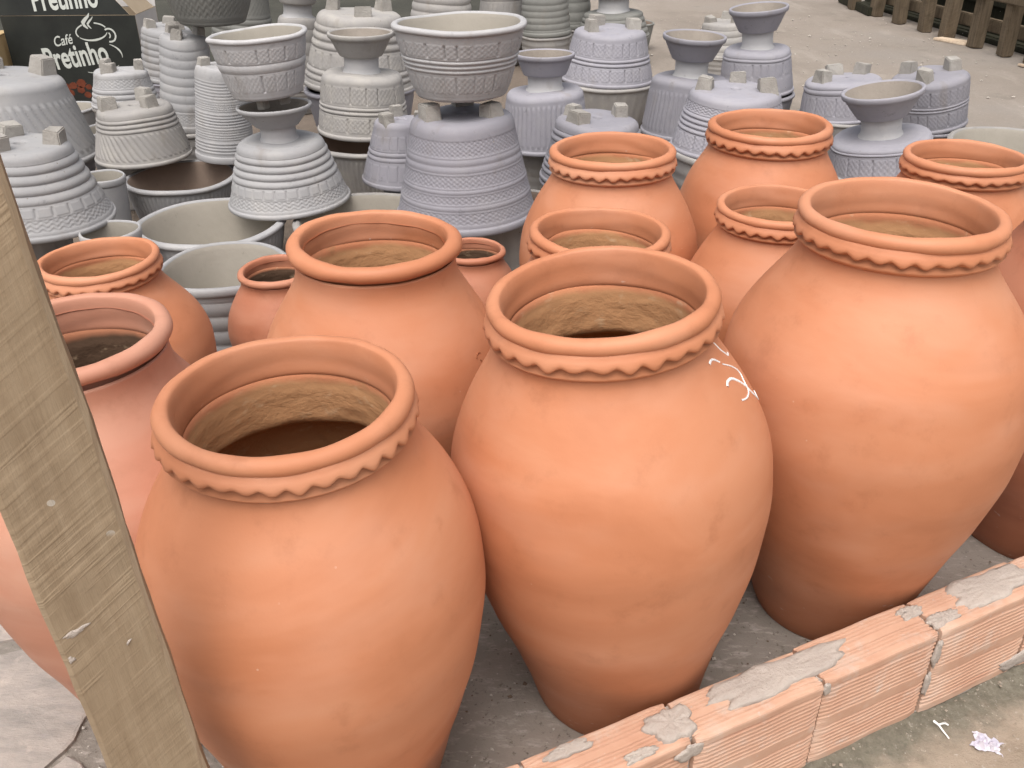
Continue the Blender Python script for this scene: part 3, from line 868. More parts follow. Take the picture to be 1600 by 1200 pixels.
surf_strokes('B', CHALK, CW, 'chalk_mark', M['chalk'], 1.04)
surf_strokes('D', SCR, [(.0013, .0008), (.0008, .0012)], 'scratch_mark', M['scratch'], 1.03)

# ------------------------------------------------------------------ grey planters
def decor(th, t, bands, Rref, rg):
    """radial relief for rows at t (0 foot end .. 1 rim end) and angles th"""
    T, U = np.meshgrid(th, t)
    D = np.zeros_like(T)
    k = Rref / .2
    for b in bands:
        t0, t1, kind = b[0], b[1], b[2]
        inside = (U >= t0) & (U <= t1)
        u = (U - t0) / (t1 - t0)
        ed = np.clip(np.minimum(u, 1 - u) * 12, 0, 1)
        if kind == 'rib':
            n = b[3]
            d = .0062 * k * np.abs(np.sin(PI * n * u)) ** .75 * (1 if n < 7 else .7) - .003 * k
        elif kind == 'soft':
            d = .0022 * k * np.abs(np.sin(PI * b[3] * u)) ** .9 - .0014 * k
        elif kind == 'flute':
            n, sl = b[3], b[4]
            d = (.006 * k * np.abs(np.sin(n * T / 2 + sl * u)) ** .7 - .003 * k) * ed
        elif kind == 'wave':
            n, m = b[3], b[4]
            z = np.arcsin(.93 * np.sin(m * T + .9 * np.sin(T * 3 + t0 * 9) + .5 * np.sin(T * 7))) / 1.2
            d = (.0010 * k * np.sin(2 * PI * (n * u + .42 * z)) - .0012 * k) * ed
        elif kind == 'tick':
            n = b[3]
            x = ((n * T / (2 * PI)) % 1.0) - .5
            d = (-.005 * k * np.exp(-(x / .05) ** 2) + .0012 * k) * ed
        elif kind == 'tickwave':
            n, m = b[3], b[4]
            x = ((n * T / (2 * PI) + .14 * np.sin(T * 5 + t0 * 7) + .1 * np.sin(T * 11)) % 1.0) - .5
            z = np.arcsin(.93 * np.sin(m * T + .9 * np.sin(T * 3 + t0 * 9))) / 1.2
            d = (-.0085 * k * np.exp(-(x / .035) ** 2) + .00085 * k * np.sin(2 * PI * (3 * u + .42 * z)) + .001 * k) * ed
        elif kind == 'comb':
            n = b[3]
            d = .0018 * k * np.sin(2 * PI * n * u) + .0015 * k * np.sin(90 * T) * (np.sin(2 * PI * n * u * .5) > .3)
        D = np.where(inside, d, D)
    return D

def foot(parent, ang_, rr, z, w, hh, rg, mat):
    V, F = box_vf(w, w * .8, hh + .02, w * .09, rg, w * .055)
    V = [(vx * (1 + .2 * max(0, 1 - vz / (hh * .55 + .02)) ** 1.3), vy * (1 + .2 * max(0, 1 - vz / (hh * .55 + .02)) ** 1.3), vz) for vx, vy, vz in V]
    o = link('foot', mesh('foot', V, F, mat, False), parent, (rr * math.cos(ang_), rr * math.sin(ang_), z - .02), (rg.uniform(-.1, .1), rg.uniform(-.1, .1), ang_ + PI / 2 + rg.uniform(-.35, .35)))
    return o

PL_GROUP = 'grey planters set out upside down'
def planter_body(root, R, Rt, H, bands, mat, seed, near, pedestal=False):
    rg = np.random.RandomState(seed)
    ns = 336 if near else 224
    th = np.linspace(0, 2 * PI, ns, endpoint=False)
    a = rg.uniform(0, 6.28, 8)
    nside = 110 if near else 74
    # top plate from hole to shoulder
    rows = []
    hole = .016 if not pedestal else .02
    rows += [(hole * .9, H - .022, -1), (hole, H - .004, -1), (hole * 1.5, H - .001, -1)]
    for f in np.linspace(.25, .82, 7): rows.append((Rt * f, H - .001 - .004 * f * f, -1))
    for q in np.linspace(0, 82, 9):
        rows.append((Rt * .83 + Rt * .165 * math.sin(R_(q)), H - .005 - .12 * H * (1 - math.cos(R_(q))), -1))
    zt, zb = rows[-1][1], .085 * H
    rt0 = rows[-1][0]
    for t in np.linspace(0.01, 1, nside):
        # slight belly
        rows.append((rt0 + (R * .965 - rt0) * (t ** 1.08), zt + (zb - zt) * t, t))
    bw = .075 * H
    for q in np.linspace(0, 180, 9):
        rows.append((R * .965 + R * .035 * math.sin(R_(q)) ** .7, zb - .004 - bw * (1 - math.cos(R_(q))) / 2, -1))
    rows.append((R * .955, .000, -1)); rows.append((R * .91, .0, -1)); rows.append((R * .895, .006, -1))
    n_out = len(rows)
    for t in np.linspace(.05, 1, 10): rows.append((R * .89 + (Rt * .86 - R * .89) * t, .006 + (H - .035) * t, -1))
    rows.append((hole * 1.4, H - .028, -1))
    rows.append((hole * .9, H - .022, -1))
    rr = np.array([r[0] for r in rows]); zz = np.array([r[1] for r in rows]); tt = np.array([r[2] for r in rows])
    D = decor(th, tt, bands, R, rg)
    D[tt < 0] = 0
    wob = 1 + .006 * np.sin(2 * th + a[0])[None] + .004 * np.sin(3 * th[None] + a[1] + zz[:, None] * 9)
    rad = rr[:, None] * wob + D
    Z = zz[:, None] + (.006 * np.sin(th + a[2]) + .004 * np.sin(3 * th + a[3]))[None] * np.clip(zz / H, 0, 1)[:, None] * (rr / R)[:, None]
    V = np.stack([rad * np.cos(th), rad * np.sin(th), Z], -1)
    rm = [0] * (n_out - 1) + [1] * (len(rows) - n_out)
    return link('body', grid_mesh('planter_body', V, [mat, M['bowl_in_brown']], rm), root)

def make_planter(k, label, bands, feet, mat, seed, near):
    x, y, z, R, Rt, H, lean = G[k]
    root = empty('planter', (x, y, z), (0, R_(lean), 0))
    tag(root, label, 'planter', PL_GROUP)
    planter_body(root, R, Rt, H, bands, mat, seed, near)
    rg = random.Random(seed)
    w = .060 * (Rt / .16) ** .6
    for an in feet:
        foot(root, R_(an), Rt * .66, H - .004, w * rg.uniform(.9, 1.15), w * rg.uniform(.66, .82), rg, M['raw'])
    return root

PD_GROUP = 'grey pedestal planters set out upside down'
def make_pedestal(k, label, bands, mat, seed, near):
    x, y, z, R, Rt, H, lean = G[k]
    hf, Rf, nk = FUN[k]
    root = empty('pedestal_planter', (x, y, z), (0, R_(lean), 0))
    tag(root, label, 'planter', PD_GROUP)
    planter_body(root, R, Rt, H, bands, mat, seed, near, True)
    rg = np.random.RandomState(seed + 1)
    ns = 128; th = np.linspace(0, 2 * PI, ns, endpoint=False)
    hh = hf - H
    z0 = H - .004
    pr = [(nk * 1.16, z0 - .004), (nk * 1.10, z0 + .004), (nk * 1.03, z0 + .010), (nk * 1.0, z0 + hh * .14), (nk * 1.0, z0 + hh * .28), (nk * 1.03, z0 + hh * .40), (nk * 1.04, z0 + hh * .41),
          (nk * 1.15, z0 + hh * .415), (nk * 1.24, z0 + hh * .425), (nk * 1.27, z0 + hh * .45)]
    for t in np.linspace(0, 1, 9)[1:]:
        pr.append((nk * 1.27 + (Rf * .91 - nk * 1.27) * (t ** .95), z0 + hh * (.45 + .39 * t)))
    pr += [(Rf * .93, z0 + hh * .855), (Rf * .975, z0 + hh * .875), (Rf * .995, z0 + hh * .91), (Rf * 1.0, z0 + hh * .965), (Rf * .99, z0 + hh * .993), (Rf * .965, z0 + hh * 1.0), (Rf * .93, z0 + hh * .995), (Rf * .905, z0 + hh * .97)]
    n_out = len(pr)
    for t in np.linspace(0, 1, 10)[1:]:
        pr.append((Rf * .90 + (nk * .85 - Rf * .90) * t, z0 + hh * (.96 - .52 * t)))
    pr += [(nk * .82, z0 + hh * .30), (nk * .78, z0 + hh * .12)]
    a = rg.uniform(0, 6.28, 5)
    rr = np.array([p[0] for p in pr]); zz = np.array([p[1] for p in pr])
    wob = 1 + .010 * np.sin(2 * th + a[0])[None] + .004 * np.sin(3 * th[None] + a[1] + 8 * zz[:, None])
    rad = rr[:, None] * wob
    Z = zz[:, None] + .03 * Rf * np.sin(th + a[2])[None] * np.clip((zz - z0) / hh, 0, 1)[:, None]
    V = np.stack([rad * np.cos(th), rad * np.sin(th), Z], -1)
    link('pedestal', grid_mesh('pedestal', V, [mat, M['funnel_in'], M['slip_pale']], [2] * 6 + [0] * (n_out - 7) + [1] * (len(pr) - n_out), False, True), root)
    return root

tw = lambda t0, t1, n=26, m=58: (t0, t1, 'tickwave', n, m)
PLANTERS = {
 'g1': ('ridged grey planter upside down with zigzag hem, partly behind the wooden post', [(.02, .60, 'rib', 4), (.62, .76, 'tick', 26), (.78, .97, 'wave', 3, 46)], [12, 250, 132], 'slip', True),
 'g2': ('big slant-fluted grey planter upside down, showing one square foot before the black carton', [(.14, .97, 'flute', 46, -9)], [42, 140, 215], 'slip', True),
 'g3': ('low grey planter upside down with drain hole, tilted on a wide fluted basin', [(.04, .36, 'rib', 3), (.38, .97, 'flute', 44, -7)], [207, 330, 82], 'slip_dusty', True),
 'g4': ('small grey planter upside down with three stubby feet, against the black carton', [(.06, .4, 'wave', 3, 34), (.42, .95, 'rib', 3)], [160, 252, 25], 'slip', False),
 'g5': ('tall ringed grey planter upside down, carrying a dark bowl on its feet', [(.01, .82, 'rib', 7), (.84, .97, 'wave', 3, 40)], [262, 150, 40], 'slip', True),
 'g6': ('tall narrow finely combed grey planter upside down, beside the two stacked small bowls', [(.02, .30, 'rib', 7), (.31, .42, 'comb', 4), (.43, .66, 'rib', 6), (.67, .8, 'comb', 4), (.81, .98, 'rib', 4)], [214, 95, 335], 'slip', True),
 'g11': ('biggest lilac-grey planter upside down, carrying the large upright bowl', [(.03, .22, 'wave', 4, 62), (.23, .40, 'soft', 2), (.41, .56, 'wave', 3, 62), (.57, .63, 'soft', 1), (.64, .74, 'wave', 2, 62), (.75, .82, 'soft', 1), (.83, .97, 'wave', 3, 62)], [212, 330, 90], 'slip_lilac', True),
 'g12': ('small lilac-grey planter upside down, tucked against the biggest planter', [(.1, .36, 'tick', 22), (.4, .6, 'rib', 2), (.64, .95, 'tick', 22)], [230, 350, 110], 'slip_lilac', True),
 'g14': ('grey planter upside down with two tick-banded rows, by the bare road behind', [tw(.06, .38), (.42, .62, 'rib', 2), tw(.66, .96)], [214, 18, 120], 'slip_lilac', True),
 'g15': ('grey three-footed planter upside down just behind the whole-mouthed terracotta jar', [(.05, .3, 'rib', 2), (.32, .6, 'wave', 3, 40), (.62, .95, 'rib', 3)], [150, 222, 30], 'slip_lilac', True),
 'g17': ('zigzag-banded grey planter upside down with chipped feet, behind the farthest terracotta jar', [(.06, .24, 'wave', 3, 40), (.26, .66, 'rib', 4), tw(.68, .97)], [172, 72, 342], 'slip_lilac', True),
 'g19': ('far small dusty planter upside down, behind a pedestal planter near the road', [(.1, .9, 'rib', 3)], [190, 70, 310], 'slip_dusty', False),
 'g20': ('lilac-grey planter upside down with two tall feet showing, half behind the pedestal planter', [(.05, .25, 'rib', 1), tw(.3, .9)], [198, 30, 95], 'slip_lilac', True),
 'g21': ('lilac-grey planter upside down with all three feet visible, nearest the bare road', [tw(.08, .42, 24), (.45, .6, 'rib', 2), tw(.64, .97, 24)], [128, 236, 12], 'slip_lilac', True),
 'g26': ('large ringed grey planter upside down, behind the dusty flared pedestal planter', [(.03, .42, 'rib', 3), tw(.46, .72), (.74, .95, 'rib', 2)], [285, 45, 165], 'slip_dusty', False),
 'g27': ('dark grey ringed planter upside down, far back behind the large upright bowl', [(.02, .96, 'rib', 7)], [90, 210, 330], 'slip_dark', False),
 'g40': ('dusty ringed planter upside down, far back between the large ringed planter and large bowl', [(.03, .95, 'rib', 5)], [90, 210, 330], 'slip_dusty', False),
 'g41': ('darkest ringed planter upside down far back, against the road edge', [(.03, .95, 'rib', 5)], [90, 210, 330], 'slip_dark', False),
 'g42': ('dark planter upside down far back, under the dark bowl at the picture top', [(.1, .5, 'wave', 3, 40), (.55, .95, 'rib', 3)], [90, 210, 330], 'slip_dark', False),
 'g43': ('dusty tick-banded planter upside down, far back behind the large upright bowl rim', [(.05, .3, 'rib', 2), (.35, .9, 'tick', 24)], [90, 210, 330], 'slip_dusty', False),
 'g31': ('pale ringed planter upside down beside the black carton', [(.02, .96, 'rib', 6)], [100, 330, 215], 'slip', False),
}
PEDESTALS = {
 'g8': ('pale ridged pedestal planter upside down with a small bowl resting in its flare', [(.02, .56, 'rib', 4), (.58, .74, 'tick', 30), (.76, .97, 'wave', 3, 48)], 'slip', True),
 'g9': ('dusty pedestal planter upside down with an empty tilted flare, behind the small stacked bowl', [tw(.05, .40, 16), (.44, .62, 'rib', 2), tw(.66, .96, 16)], 'slip_dusty', True),
 'g13': ('fluted lilac pedestal planter upside down with white neck, beside the large upright bowl', [(.06, .97, 'flute', 48, 0)], 'slip_lilac', True),
 'g16': ('fluted grey pedestal planter upside down, between the tick-banded and zigzag-banded planters', [(.1, .97, 'flute', 50, .6)], 'slip_lilac', True),
 'g18': ('pedestal planter upside down with tick-marked bands, rearmost one beside the road', [(.03, .14, 'rib', 1), tw(.16, .52, 24), tw(.58, .96, 24)], 'slip_lilac', False),
 'g22': ('lilac pedestal planter upside down with a wide spouted flare, behind two crimped jars', [(.03, .14, 'rib', 1), tw(.2, .8, 26)], 'slip_lilac', True),
 'g25': ('pale pedestal planter upside down, mostly hidden behind the small stacked bowl', [(.05, .95, 'rib', 4)], 'slip_dusty', False),
 'g28': ('pedestal planter upside down far back, its neck cut by the picture top', [(.1, .95, 'rib', 3)], 'slip_dark', False),
}
for i, (k, (lab, bands, feet, m, near)) in enumerate(PLANTERS.items()):
    make_planter(k, lab, bands, feet, M[m], 300 + i, near)
for i, (k, (lab, bands, m, near)) in enumerate(PEDESTALS.items()):
    make_pedestal(k, lab, bands, M[m], 400 + i, near)

# ------------------------------------------------------------------ upright bowls and basins
BS_GROUP = 'grey basins standing upright'
def make_bowl(name, label, cat, group, x, y, z, R, Rb, H, bands, mat, mat_in, seed, rot=(0, 0, 0), near=True, feet=()):
    rg = np.random.RandomState(seed)
    ns = 288 if near else 96
    th = np.linspace(0, 2 * PI, ns, endpoint=False)
    nside = 90 if near else 24
    rows = [(Rb * .3, 0, -1), (Rb * .9, 0, -1), (Rb * .98, .004, -1), (Rb * 1.01, .012, -1)]
    zb, zt = .016, H * .90
    for t in np.linspace(0, 1, nside): rows.append((Rb * 1.015 + (R * .955 - Rb * 1.015) * t ** .85, zb + (zt - zb) * t, 1 - t))
    for q in np.linspace(0, 180, 9): rows.append((R * .955 + R * .045 * math.sin(R_(q)) ** .7, zt + .004 + (H - zt - .006) * (1 - math.cos(R_(q))) / 2, -1))
    rows += [(R * .945, H, -1), (R * .915, H - .001, -1), (R * .90, H - .006, -1)]
    n_out = len(rows)
    for t in np.linspace(.06, 1, 12): rows.append((R * .895 + (Rb * .9 - R * .895) * t, H - .006 - (H - .035) * t, -1))
    rows += [(Rb * .8, .024, -1), (Rb * .3, .022, -1)]
    rr = np.array([r[0] for r in rows]); zz = np.array([r[1] for r in rows]); tt = np.array([r[2] for r in rows])
    D = decor(th, tt, bands, R, rg); D[tt < 0] = 0
    a = rg.uniform(0, 6.28, 6)
    wob = 1 + .006 * np.sin(2 * th + a[0])[None] + .003 * np.sin(3 * th + a[1])[None]
    rad = rr[:, None] * wob + D
    Z = zz[:, None] + (.0028 * np.sin(2 * th + a[2]) + .0012 * np.sin(5 * th + a[3]))[None] * np.clip(zz / H, 0, 1)[:, None] * (R / .2)
    V = np.stack([rad * np.cos(th), rad * np.sin(th), Z], -1)
    root = empty(name, (x, y, z), rot)
    tag(root, label, cat, group)
    link('body', grid_mesh('bowl_body', V, [mat, mat_in], [0] * (n_out - 1) + [1] * (len(rows) - n_out), True, True), root)
    r2 = random.Random(seed)
    for an in feet:
        Vf, Ff = box_vf(.036, .03, .04, .003, r2, .003)
        link('foot', mesh('foot', Vf, Ff, M['raw'], False), root, (Rb * .42 * math.cos(R_(an)), Rb * .42 * math.sin(R_(an)), -.034), (0, 0, R_(an)))
    return root
x, y, zr, R, Rb = BOWL['g10']; H = .215
make_bowl('bowl', 'large wavy-banded upright bowl standing on the biggest lilac-grey planter', 'bowl', 'grey bowls stacked upright on planters', x, y, zr - H, R, Rb, H, [(.1, .34, 'tickwave', 26, 60), (.37, .60, 'rib', 3), (.63, .93, 'tickwave', 26, 60)][::1], M['slip_pale'], M['bowl_in'], 501, (0, R_(-.5), 0))
x, y, zr, R, Rb = BOWL['g7']; H = .195
make_bowl('bowl', 'small wavy-banded upright bowl resting in the flare of a pale pedestal planter', 'bowl', 'grey bowls stacked upright on planters', x, y, zr - H, R, Rb, H, [(.08, .34, 'tickwave', 20, 54), (.37, .56, 'rib', 1), (.58, .93, 'tickwave', 20, 54)], M['slip_pale'], M['bowl_in'], 502, (0, R_(-3.5), 0), True, (255, 135, 15))
x, y, zr, R, Rb = BOWL['g24']; H = .205
make_bowl('bowl', 'dark grey bowl on the tall ringed planter, cut by the picture top', 'bowl', 'grey bowls stacked upright on planters', x, y, zr - H, R, Rb, H, [(.1, .9, 'wave', 5, 40)], M['slip_dark'], M['bowl_in'], 503, (0, R_(1), 0))

flu = [(.02, .95, 'flute', 70, 0)]
rib3 = [(.05, .95, 'rib', 5)]
BASINS = {
 'b1': ('widest shallow grey basin with empty pale inside, in front of the pale ridged pedestal planter', flu, 'slip', 'bowl_in'),
 'b2': ('ribbed grey basin with empty pale inside, right behind the crimped jar by the post', rib3, 'slip', 'bowl_in'),
 'b3': ('wide fluted basin under the tilted low grey planter', flu, 'slip', 'bowl_in_brown'),
 'b4': ('small thick-rimmed grey basin wedged between ridged planter and wide fluted basin', [], 'slip', 'bowl_in'),
 'b5': ('small pale basin peeping out under the ridged planter behind the crimped jar', [], 'slip', 'bowl_in'),
 'b6': ('pale grey basin behind the plain-rimmed terracotta jar, under the biggest planter', flu, 'slip_dusty', 'bowl_in'),
 'b23': ('grey basin at the picture edge, behind the crimped jar nearest the road', flu, 'slip_dusty', 'bowl_in'),
 'b9': ('brown-shadowed fluted basin under the dusty flared pedestal planter', flu, 'slip_dusty', 'bowl_in_brown'),
 'b29': ('far dark-mouthed basin beside the tick-banded planter near the road', [], 'slip_dark', 'bowl_in_brown'),
 'b32': ('pale basin behind the big slant-fluted planter, touching the black carton', [], 'slip', 'bowl_in'),
 'b33': ('pale basin between the big slant-fluted planter and the low tilted planter', [], 'slip', 'bowl_in'),
}
BAS['b33'] = (-1.80, 4.13, .24, .12)
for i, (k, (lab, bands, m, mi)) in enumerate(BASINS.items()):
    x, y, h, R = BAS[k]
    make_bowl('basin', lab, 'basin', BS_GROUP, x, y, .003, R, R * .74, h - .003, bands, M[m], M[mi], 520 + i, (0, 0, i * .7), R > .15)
# basins that carry the upside-down planters
CARRY = [('g2', 0, 0, .96, 'the big slant-fluted planter'), ('g4', 0, 0, 1, 'the small stubby-footed planter by the carton'), ('g5', 0, 0, 1.1, 'the tall ringed planter'),
         ('g12', 0, .0, .5, 'the small planter tucked by the biggest one'), ('g13', 0, .04, .86, 'the fluted white-necked pedestal planter'), ('g14', 0, 0, 1.04, 'the tick-banded planter by the road'),
         ('g15', 0, 0, 1.0, 'the planter behind the whole-mouthed jar'), ('g16', 0, 0, 1.06, 'the fluted grey pedestal planter'), ('g17', 0, 0, 1.03, 'the zigzag-banded chipped-foot planter'),
         ('g18', 0, 0, 1.04, 'the rearmost pedestal planter by the road'), ('g19', 0, 0, 1, 'the far small dusty planter'), ('g20', 0, 0, 1.08, 'the lilac two-foot planter'), ('g21', 0, 0, 1.0, 'the planter with three visible feet'),
         ('g22', 0, 0, 1.02, 'the wide-flared lilac pedestal planter'), ('g25', 0, 0, 1, 'the mostly hidden pale pedestal planter'), ('g26', 0, 0, 1, 'the large ringed planter behind'), ('g27', 0, 0, 1, 'the far dark ringed planter'),
         ('g28', 0, 0, 1, 'the far pedestal planter at the picture top'), ('g31', 0, 0, 1, 'the pale ringed planter by the carton'), ('g40', 0, 0, 1, 'the far dusty ringed planter'), ('g41', 0, 0, 1, 'the darkest ringed planter'), ('g42', 0, 0, 1, 'the far dark planter'), ('g43', 0, 0, 1, 'the far tick-banded planter')]
for i, (k, dx, dy, f, what) in enumerate(CARRY):
    x, y, z, R, Rt, H, ln = G[k]
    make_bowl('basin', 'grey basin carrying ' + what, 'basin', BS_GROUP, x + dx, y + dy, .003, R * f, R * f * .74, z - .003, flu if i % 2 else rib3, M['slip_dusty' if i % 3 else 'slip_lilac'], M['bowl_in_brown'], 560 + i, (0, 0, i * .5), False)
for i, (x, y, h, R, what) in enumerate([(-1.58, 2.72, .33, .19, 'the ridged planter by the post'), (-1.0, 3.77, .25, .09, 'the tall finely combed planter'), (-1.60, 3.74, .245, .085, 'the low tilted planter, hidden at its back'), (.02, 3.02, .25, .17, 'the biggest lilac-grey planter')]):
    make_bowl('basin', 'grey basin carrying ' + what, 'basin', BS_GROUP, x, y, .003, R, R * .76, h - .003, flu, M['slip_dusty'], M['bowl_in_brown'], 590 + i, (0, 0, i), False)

# ------------------------------------------------------------------ black coffee carton
def plain(name, c0, c1, rough=.6, spec=.4, scale=8, bump=.15):
    t = NT(name); v = t.mapping('Object')
    c = t.ramp(t.noise(v, scale, 5, .6), [(.3, c0), (.7, c1)])
    return t.done(c, rough, t.bump(t.noise(v, scale * 6, 4), bump, .002), spec)
M['black_card'] = plain('black printed card', (.012, .014, .013), (.022, .025, .022), .45, .4)
M['kraft'] = plain('brown card', (.30, .24, .17), (.36, .29, .21), .85, .2)
M['white_card'] = plain('greyish white card', (.46, .44, .43), (.54, .52, .50), .75, .3)
M['print_white'] = plain('pale print', (.50, .53, .49), (.56, .58, .54), .5, .3)
M['print_red'] = plain('red print', (.11, .028, .014), (.17, .045, .022), .5, .3, 30)
BX0, BX1, BY, BD, BH = -2.945, -2.165, 5.62, .36, .505
box = empty('carton', ((BX0 + BX1) / 2, BY + BD / 2, .003))
tag(box, 'open black coffee carton printed with a steaming cup, behind the grey planters', 'carton')
bw2 = (BX1 - BX0) / 2
def panel(name, pts, th, mats, parent, nrm):
    """flat card panel: polygon pts thickened along nrm"""
    n = len(pts); nv = Vector(nrm).normalized() * th
    V = [Vector(p)[:] for p in pts] + [(Vector(p) + nv)[:] for p in pts]
    F = [tuple(range(n))[::-1], tuple(range(n, 2 * n))] + [(k, (k + 1) % n, n + (k + 1) % n, n + k) for k in range(n)]
    mi = [0, 1] + [1] * n
    return link(name, mesh(name, V, F, mats, False, mi), parent)
fy = -BD / 2; by = BD / 2
panel('front_panel', [(-bw2, fy, 0), (-bw2, fy, BH), (bw2, fy, BH), (bw2, fy, 0)][::-1], .004, [M['black_card'], M['kraft']], box, (0, 1, 0))
panel('side_panel', [(bw2, fy + .005, 0), (bw2, by - .005, 0), (bw2, by - .005, BH), (bw2, fy + .005, BH)][::-1], .004, [M['white_card'], M['kraft']], box, (-1, 0, 0))
panel('side_panel', [(-bw2, fy + .005, 0), (-bw2, by - .005, 0), (-bw2, by - .005, BH), (-bw2, fy + .005, BH)], .004, [M['white_card'], M['kraft']], box, (1, 0, 0))
panel('back_panel', [(-bw2, by, 0), (-bw2, by, BH), (bw2, by, BH), (bw2, by, 0)], .004, [M['black_card'], M['kraft']], box, (0, -1, 0))
panel('bottom_panel', [(-bw2 + .01, fy + .01, .004), (bw2 - .01, fy + .01, .004), (bw2 - .01, by - .01, .004), (-bw2 + .01, by - .01, .004)], .004, [M['kraft'], M['kraft']], box, (0, 0, 1))
fl_ = panel('front_flap', [(-bw2, fy, BH + .003), (-bw2, fy + .02, BH + .20), (bw2 - .2, fy + .02, BH + .20), (bw2 - .03, fy, BH + .003)][::-1], .004, [M['black_card'], M['kraft']], box, (0, 1, .1))
panel('side_flap', [(bw2, fy + .03, BH + .003), (bw2, by - .03, BH + .003), (bw2 - .12, by - .06, BH + .14), (bw2 - .12, fy + .05, BH + .14)][::-1], .004, [M['kraft'], M['kraft']], box, (-1, 0, .3))
panel('back_flap', [(-bw2, by, BH + .003), (-bw2, by + .03, BH + .22), (bw2, by + .03, BH + .22), (bw2, by, BH + .003)], .004, [M['white_card'], M['white_card']], box, (0, -1, .1))

def text_mesh(name, body, size, sx, shear, bold, mat, parent, loc, rot):
    cu = bpy.data.curves.new(name, 'FONT')
    cu.body = body; cu.size = size; cu.shear = shear; cu.offset = bold; cu.extrude = .0006; cu.resolution_u = 4
    tmp = bpy.data.objects.new(name + ' tmp', cu); col.objects.link(tmp)
    dg = bpy.context.evaluated_depsgraph_get()
    me = bpy.data.meshes.new_from_object(tmp.evaluated_get(dg)); me.name = name
    bpy.data.objects.remove(tmp)
    me.materials.clear(); me.materials.append(mat)
    o = link(name, me, parent, loc, rot); o.scale = (sx, 1, 1)
    return o
cxb = (BX0 + BX1) / 2
def bl(x, z): return (x - cxb, fy - .001, z - .003)
text_mesh('lettering', 'Pretinho', .176, .63, 0, .004, M['print_white'], box, bl(-2.745, .205), (R_(90), R_(-7), 0))
text_mesh('lettering', 'Café', .078, .80, .32, .0008, M['print_white'], box, bl(-2.672, .338), (R_(90), R_(-9), 0))
text_mesh('lettering', 'Pretinho', .176, .63, 0, .004, M['print_white'], box, (-2.745 - cxb, fy + .0015, BH + .028), (R_(90 - 5.8), R_(-3), 0))
def ribbon(name, pts, w, mat, parent):
    """printed line: flat ribbon following pts (x, z) on the front panel; w may vary"""
    V = []; F = []; n = len(pts)
    for i, (x, z) in enumerate(pts):
        a = Vector(pts[max(i - 1, 0)]); b = Vector(pts[min(i + 1, n - 1)]); d = (b - a).normalized(); s = Vector((-d.y, d.x))
        ww = w[i] if isinstance(w, (list, np.ndarray)) else w
        for sg, yy in ((1, fy), (1, fy - .0012), (-1, fy - .0012), (-1, fy)):
            V.append((x + s.x * ww * sg - cxb, yy, z + s.y * ww * sg - .003))
    for i in range(n - 1):
        for q in range(3): F.append((i * 4 + q, i * 4 + q + 1, i * 4 + q + 5, i * 4 + q + 4))
    return link(name, mesh(name, V, F, mat, False), parent)
def arc(cx, cz, rx, rz, a0, a1, n=40, rot=.1):
    out = []
    for a in np.linspace(R_(a0), R_(a1), n):
        x, z = rx * math.cos(a), rz * math.sin(a)
        out.append((cx + x * math.cos(rot) - z * math.sin(rot), cz + x * math.sin(rot) + z * math.cos(rot)))
    return out
ribbon('cup_logo', arc(-2.435, .420, .092, .047, 118, -155 + 360, 40), .0035, M['print_white'], box)
ribbon('cup_logo', arc(-2.435, .420, .092, .047, 72, 18, 20), .0035, M['print_white'], box)
ribbon('cup_logo', arc(-2.435, .420, .092, .047, -150, -15, 40), list(np.linspace(.0015, .006, 20)) + list(np.linspace(.006, .0015, 20)), M['print_white'], box)
ribbon('cup_logo', arc(-2.335, .400, .035, .036, 120, -110, 30), .0045, M['print_white'], box)
ribbon('cup_logo', arc(-2.345, .400, .014, .016, 50, -70, 12), .0035, M['print_white'], box)
ribbon('cup_logo', arc(-2.44, .275, .155, .085, -120, -40, 30), list(np.linspace(.001, .005, 15)) + list(np.linspace(.005, .001, 15)), M['print_white'], box)
ribbon('cup_logo', arc(-2.44, .275, .155, .085, 50, -10, 30), list(np.linspace(.001, .005, 15)) + list(np.linspace(.005, .001, 15)), M['print_white'], box)
ribbon('steam_logo', [(-2.452, .437), (-2.470, .455), (-2.474, .470), (-2.455, .490), (-2.436, .505), (-2.427, .522)], [.003, .008, .011, .009, .006, .0015], M['print_white'], box)
ribbon('steam_logo', [(-2.432, .437), (-2.446, .453), (-2.448, .463), (-2.432, .480), (-2.418, .492), (-2.410, .503)], [.002, .005, .006, .005, .003, .001], M['print_white'], box)
def blob(cx, cz, r, seed):
    rg = random.Random(seed); n = 16
    V = [(cx + r * (1 + rg.uniform(-.2, .2)) * math.cos(2 * PI * k / n) - cxb, yy, cz + r * .9 * (1 + rg.uniform(-.2, .2)) * math.sin(2 * PI * k / n)) for yy in (fy, fy - .0012) for k in range(n)]
    F = [tuple(range(n, 2 * n))] + [(k, (k + 1) % n, n + (k + 1) % n, n + k) for k in range(n)]
    link('red_print', mesh('red_print', V, F, M['print_red'], False), box)
for i, (x_, z_, r_) in enumerate([(-2.66, .105, .024), (-2.615, .112, .022), (-2.565, .125, .026), (-2.575, .09, .022), (-2.525, .105, .018), (-2.64, .07, .02), (-2.70, .085, .022), (-2.54, .06, .02)]): blob(x_, z_, r_, i)

